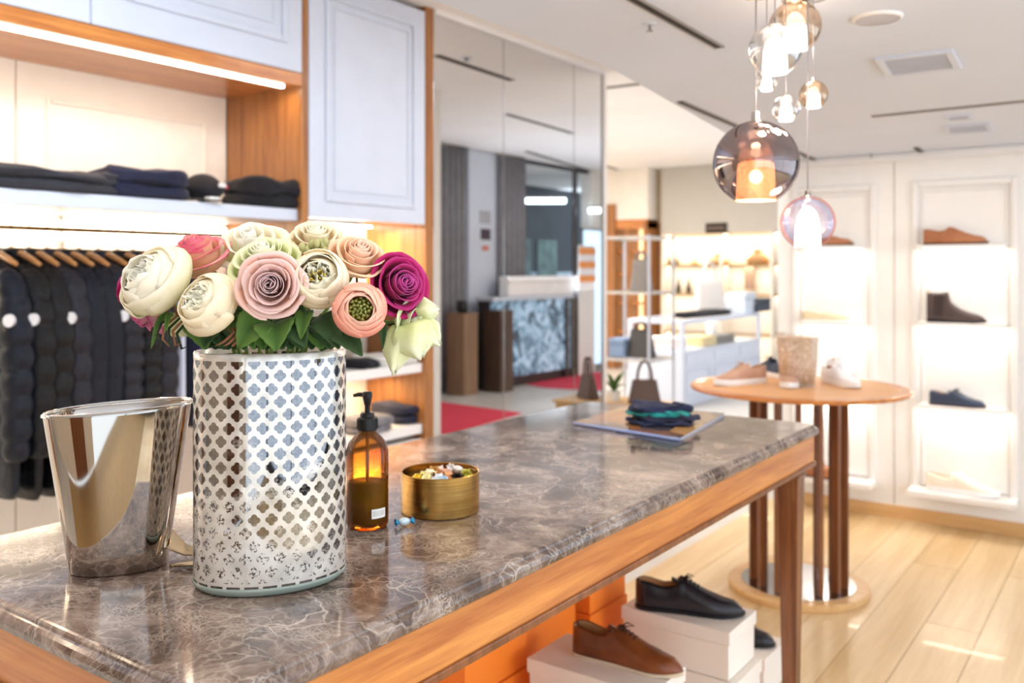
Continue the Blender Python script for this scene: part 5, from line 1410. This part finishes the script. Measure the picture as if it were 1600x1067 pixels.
# ------------------------------------------------------------------ the part of the far room seen in the mirrors
XO = .08
struct('wall_right_far', MB().box((XO, 5.42, 0), (XO+.15, 7.2, 2.79)), m_wall)
struct('wall_right_end', MB().box((XO, 10.9, 0), (XO+.15, 12.2, 2.79)), m_wall)
m_curt = plain('grey_curtain', '8A888C', .85, var=.1)
def curtain(y0, y1, z0, z1, lab, x=XO-.08):
    t = thing('curtain', lab, 'curtain', (x, (y0+y1)/2, z0), 'floor length grey curtains by the window')
    n = int((y1-y0)/.05)
    def f(u, v):
        s = u*n; return (x+.03*math.sin(PI*s), y0+(y1-y0)*u, z0+(z1-z0)*v)
    MB().grid(f, n*6, 4).build('cloth', m_curt, t, smooth=True, solid=.004)
    MB().tube([(x, y0-.03, z1+.01), (x, y1+.03, z1+.01)], .012, 8).build('curtain_rail', m_steel, t, smooth=True)
def mY(px, X): # real Y of a line on real plane X seen in the mirror at px
    return atX(px, 2*MX-X)
curtain(mY(660, XO-.08), mY(730, XO-.08), .02, 2.76, 'grey curtain seen at the left of the mirrors')
curtain(mY(779, XO-.08), mY(819, XO-.08), .02, 2.76, 'second narrower grey curtain past the white pillar')
ya, yb_ = mY(731, XO-.02), mY(779, XO-.02)
wp = thing('notice_pillar', 'white pillar with notices between the curtains', 'pillar', (XO, (ya+yb_)/2, 0))
box('shaft', (XO-.04, ya, .0), (XO+.15, yb_, 2.78), m_cool, wp)
for (p0, p1, y0_, y1_, c, l) in ((749, 766, 330, 350, 'A8A8AC', 'grey printed notice'), (751, 766, 358, 375, '4A4046', 'dark square notice'), (753, 763, 384, 392, 'C87868', 'small red notice')):
    aa, bb_ = mY(p0, XO-.04), mY(p1, XO-.04); dd = (2*MX-XO)/ray((p0+p1)/2)[0]
    box('notice', (XO-.046, aa, 1.35+(425-y1_)/F*dd), (XO-.0405, bb_, 1.35+(425-y0_)/F*dd), plain('nt'+c, c, .6), wp, 0, label=l)
def plinth(px0, px1, py, lab, m, h=.90, dep=.30):
    a = RM(px0, py, F*EYE/(py-HY)); b = RM(px1, py, F*EYE/(py-HY)); a.z = b.z = 0
    c = (a+b)/2
    t = thing('display_plinth', lab, 'plinth', (c.x, c.y, 0), 'square wooden plinths near the curtain')
    box('shaft', (c.x-dep/2, c.y-dep/2, 0), (c.x+dep/2, c.y+dep/2, h-.02), m, t); box('top_board', (c.x-dep/2-.004, c.y-dep/2-.004, h-.02), (c.x+dep/2+.004, c.y+dep/2+.004, h), m, t)
    return c
c1 = plinth(700, 745, 616, 'mid brown wooden plinth in front of the grey curtain', wood('plinth_mid', '7A5E48', '96765A', .5, 'Z', .1), .90, .24)
plinth(756, 802, 611, 'dark brown wooden plinth right of the lighter one', wood('plinth_dark', '40302A', '5E4838', .5, 'Z', .1), .92, .24)
t = thing('black_pot', 'small black pot standing on the lighter plinth', 'pot', (c1.x, c1.y, .901))
MB().lathe([(0, 0), (.06, 0), (.07, .05), (.06, .13), (.05, .135), (0, .12)], (c1.x, c1.y, .901), 18).build('pot_body', m_black, t, smooth=True)
# window with dark mall beyond, seen in the mirror
y0w, y1w = 8.3, 10.9
struct('window_1', MB().box((XO+.02, 7.2, 0), (XO+.05, 10.9, .04)).box((XO+.02, 7.2, 2.74), (XO+.05, 10.9, 2.79)).box((XO, mY(899, XO), 0), (XO+.05, mY(899, XO)+.05, 2.79)).box((XO, mY(818, XO), 0), (XO+.05, mY(818, XO)+.05, 2.79)), plain('frame_dark', '3A3A40', .4))
dm = thing('dark_mall_front', 'dark shop front with strip lights beyond the window', 'shop front', (2.2, 10, 0))
m_mall = plain('mall_dark', '2A3036', .5, var=.3, scale=2); 
box('fascia', (2.0, 6.4, 1.35), (2.1, 16, 2.79), m_mall, dm); box('lower_wall', (2.0, 6.4, 0), (2.1, 16, 1.35), plain('mall_low', 'B4C4D0', .6, var=.2), dm)
for k in range(5):
    box('shop_pane', (1.985, 9.2+k*.8, .5), (1.999, 9.8+k*.8, 1.9), plain('mall_green', '54706C', .25, var=.5, scale=4), dm)
# strip lamps
def strip(px0, px1, py, d, lab):
    a, b = RM(px0, py, d), RM(px1, py, d)
    t = thing('strip_lamp', lab, 'lamp', a); MB().tube([a, b], .035, 10).build('tube', m_ledcool, t)
    MB().tube([a+Vector((0, 0, .05)), b+Vector((0, 0, .05))], .02, 6).build('housing', m_steel, t)
strip(817, 884, 314, 12.3, 'long cool strip lamp seen in the middle mirror')
strip(920, 938, 329, 12.5, 'short cool strip lamp seen in the narrow mirror')
# reception counter with blue etched front
ca, cb = RM(772, 590, 10.6), RM(880, 590, 11.3)
ry0, ry1 = mY(768, -.32), mY(893, -.32)
rc = thing('reception_counter', 'counter with pale blue glassy front seen in the mirrors', 'counter', (-.3, (ry0+ry1)/2, 0))
m, nt, b = newmat('blue_etched_glow')
q = nt.nodes.new('ShaderNodeTexVoronoi'); q.feature = 'DISTANCE_TO_EDGE'; q.inputs['Scale'].default_value = 3.2
nzv = nt.nodes.new('ShaderNodeTexNoise'); nzv.inputs['Scale'].default_value = 2; nt.links.new(texco(nt), nzv.inputs['Vector'])
nt.links.new(nzv.outputs['Color'], q.inputs['Vector'])
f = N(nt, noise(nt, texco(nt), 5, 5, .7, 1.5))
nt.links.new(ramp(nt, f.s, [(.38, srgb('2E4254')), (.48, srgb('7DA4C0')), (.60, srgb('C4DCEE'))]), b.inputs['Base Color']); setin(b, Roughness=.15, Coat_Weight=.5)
b.inputs['Emission Strength'].default_value = .25; nt.links.new(ramp(nt, f.s, [(.40, srgb('101820')), (.60, srgb('9CC8EC'))]), b.inputs['Emission Color'])  # blue glow added to lift the front; the counter is no lamp
box('front', (-.33, ry0, .12), (-.30, ry1, 1.02), m, rc, .003)
box('body', (-.30, ry0, 0), (-.12, ry1, 1.02), plain('counter_dark', '3A3432', .5), rc)
box('top', (-.36, ry0-.02, 1.02), (-.11, ry1+.02, 1.06), m_cool, rc)
for k in range(3):
    yy = mY(884+k*8, -.34); box('dark_fin', (-.36, yy, .0), (-.33, yy+.05, 1.02), plain('fin_brown', '5A5048', .5), rc)
# added icy glow panel standing in for the bright window view past the counter
y5 = mY(913, -.32)
sc = thing('window_glow_panel', 'glowing icy blue panel in place of a bright window view at the mirror edge', 'panel', (-.3, y5, 0))
box('lit_face', (-.34, y5, .12), (-.31, y5+.9, 1.9), emit('icy_panel', 'BFE0FF', 1.0), sc); box('frame', (-.31, y5-.02, .08), (-.27, y5+.92, 1.94), m_steel, sc)
# white ledge screen over the counter
goods((-.28, mY(786, -.2), 1.061), (-.14, mY(897, -.2)-.02, 1.30), 'F0EAE6', 'white ledge screen standing on the reception counter', 'white_ledge', 'ledge')
sgn = thing('poster_stand', 'orange and white striped poster beside the counter', 'poster', (-.38, mY(905, -.38), 1.06))
pa_, pb2 = mY(905, -.38), mY(930, -.38)
for k in range(5):
    z0 = 1.22+k*.09
    box('stripe', (-.39, pa_, z0), (-.375, pb2, z0+.088), plain('po%d' % (k % 2), ['E8944E', 'E8E4E4'][k % 2], .5), sgn, 0)
box('support', (-.375, pa_, .0), (-.36, pb2, 1.70), m_white, sgn)
# red carpets
m_red = plain('red_carpet', 'D23C50', .95, var=.12, scale=40, bmp=.4, bscale=200)
def rug(pts, lab):
    P = [RM(px, py, F*EYE/(py-HY)) for px, py in pts]
    c = sum(P, Vector())/len(P); t = thing('red_carpet', lab, 'carpet', (c.x, c.y, 0))
    bot = [(p.x, p.y, .0) for p in P]; top = [(p.x, p.y, .008) for p in P]
    MB().rings([top, bot]).build('pile', m_red, t)
rug([(640, 622), (640, 690), (700, 680), (815, 646)], 'red carpet nearer the cabinet wall')
rug([(805, 598), (900, 581), (965, 583), (965, 612), (850, 606)], 'red carpet farther away past the counter')

struct('wall_near', MB().box((-4.0, -2.6, 0), (-.9, -2.5, 2.79)).box((.1, -2.6, 0), (.7, -2.5, 2.79)), plain('beige_wall', 'D8C6AE', .6))
struct('dark_streak_panel', MB().box((-.9, -2.58, 0), (.1, -2.52, 2.0)), m_darkwood)  # unseen dark panel added for dark streaks in the bucket's reflections
# storefront behind and right of the viewer: daylight side
struct('window_2', MB().box((3.15, -2.5, 0), (3.2, -2.42, 2.0)).box((3.15, .0, 0), (3.2, .06, 2.0)).box((3.15, 2.4, 0), (3.2, 2.46, 2.0)).box((3.15, -2.5, 0), (3.2, 5.2, .08)).box((3.15, -2.5, 1.92), (3.2, 5.2, 2.0)), plain('frame_dark', '3A3A40', .4))
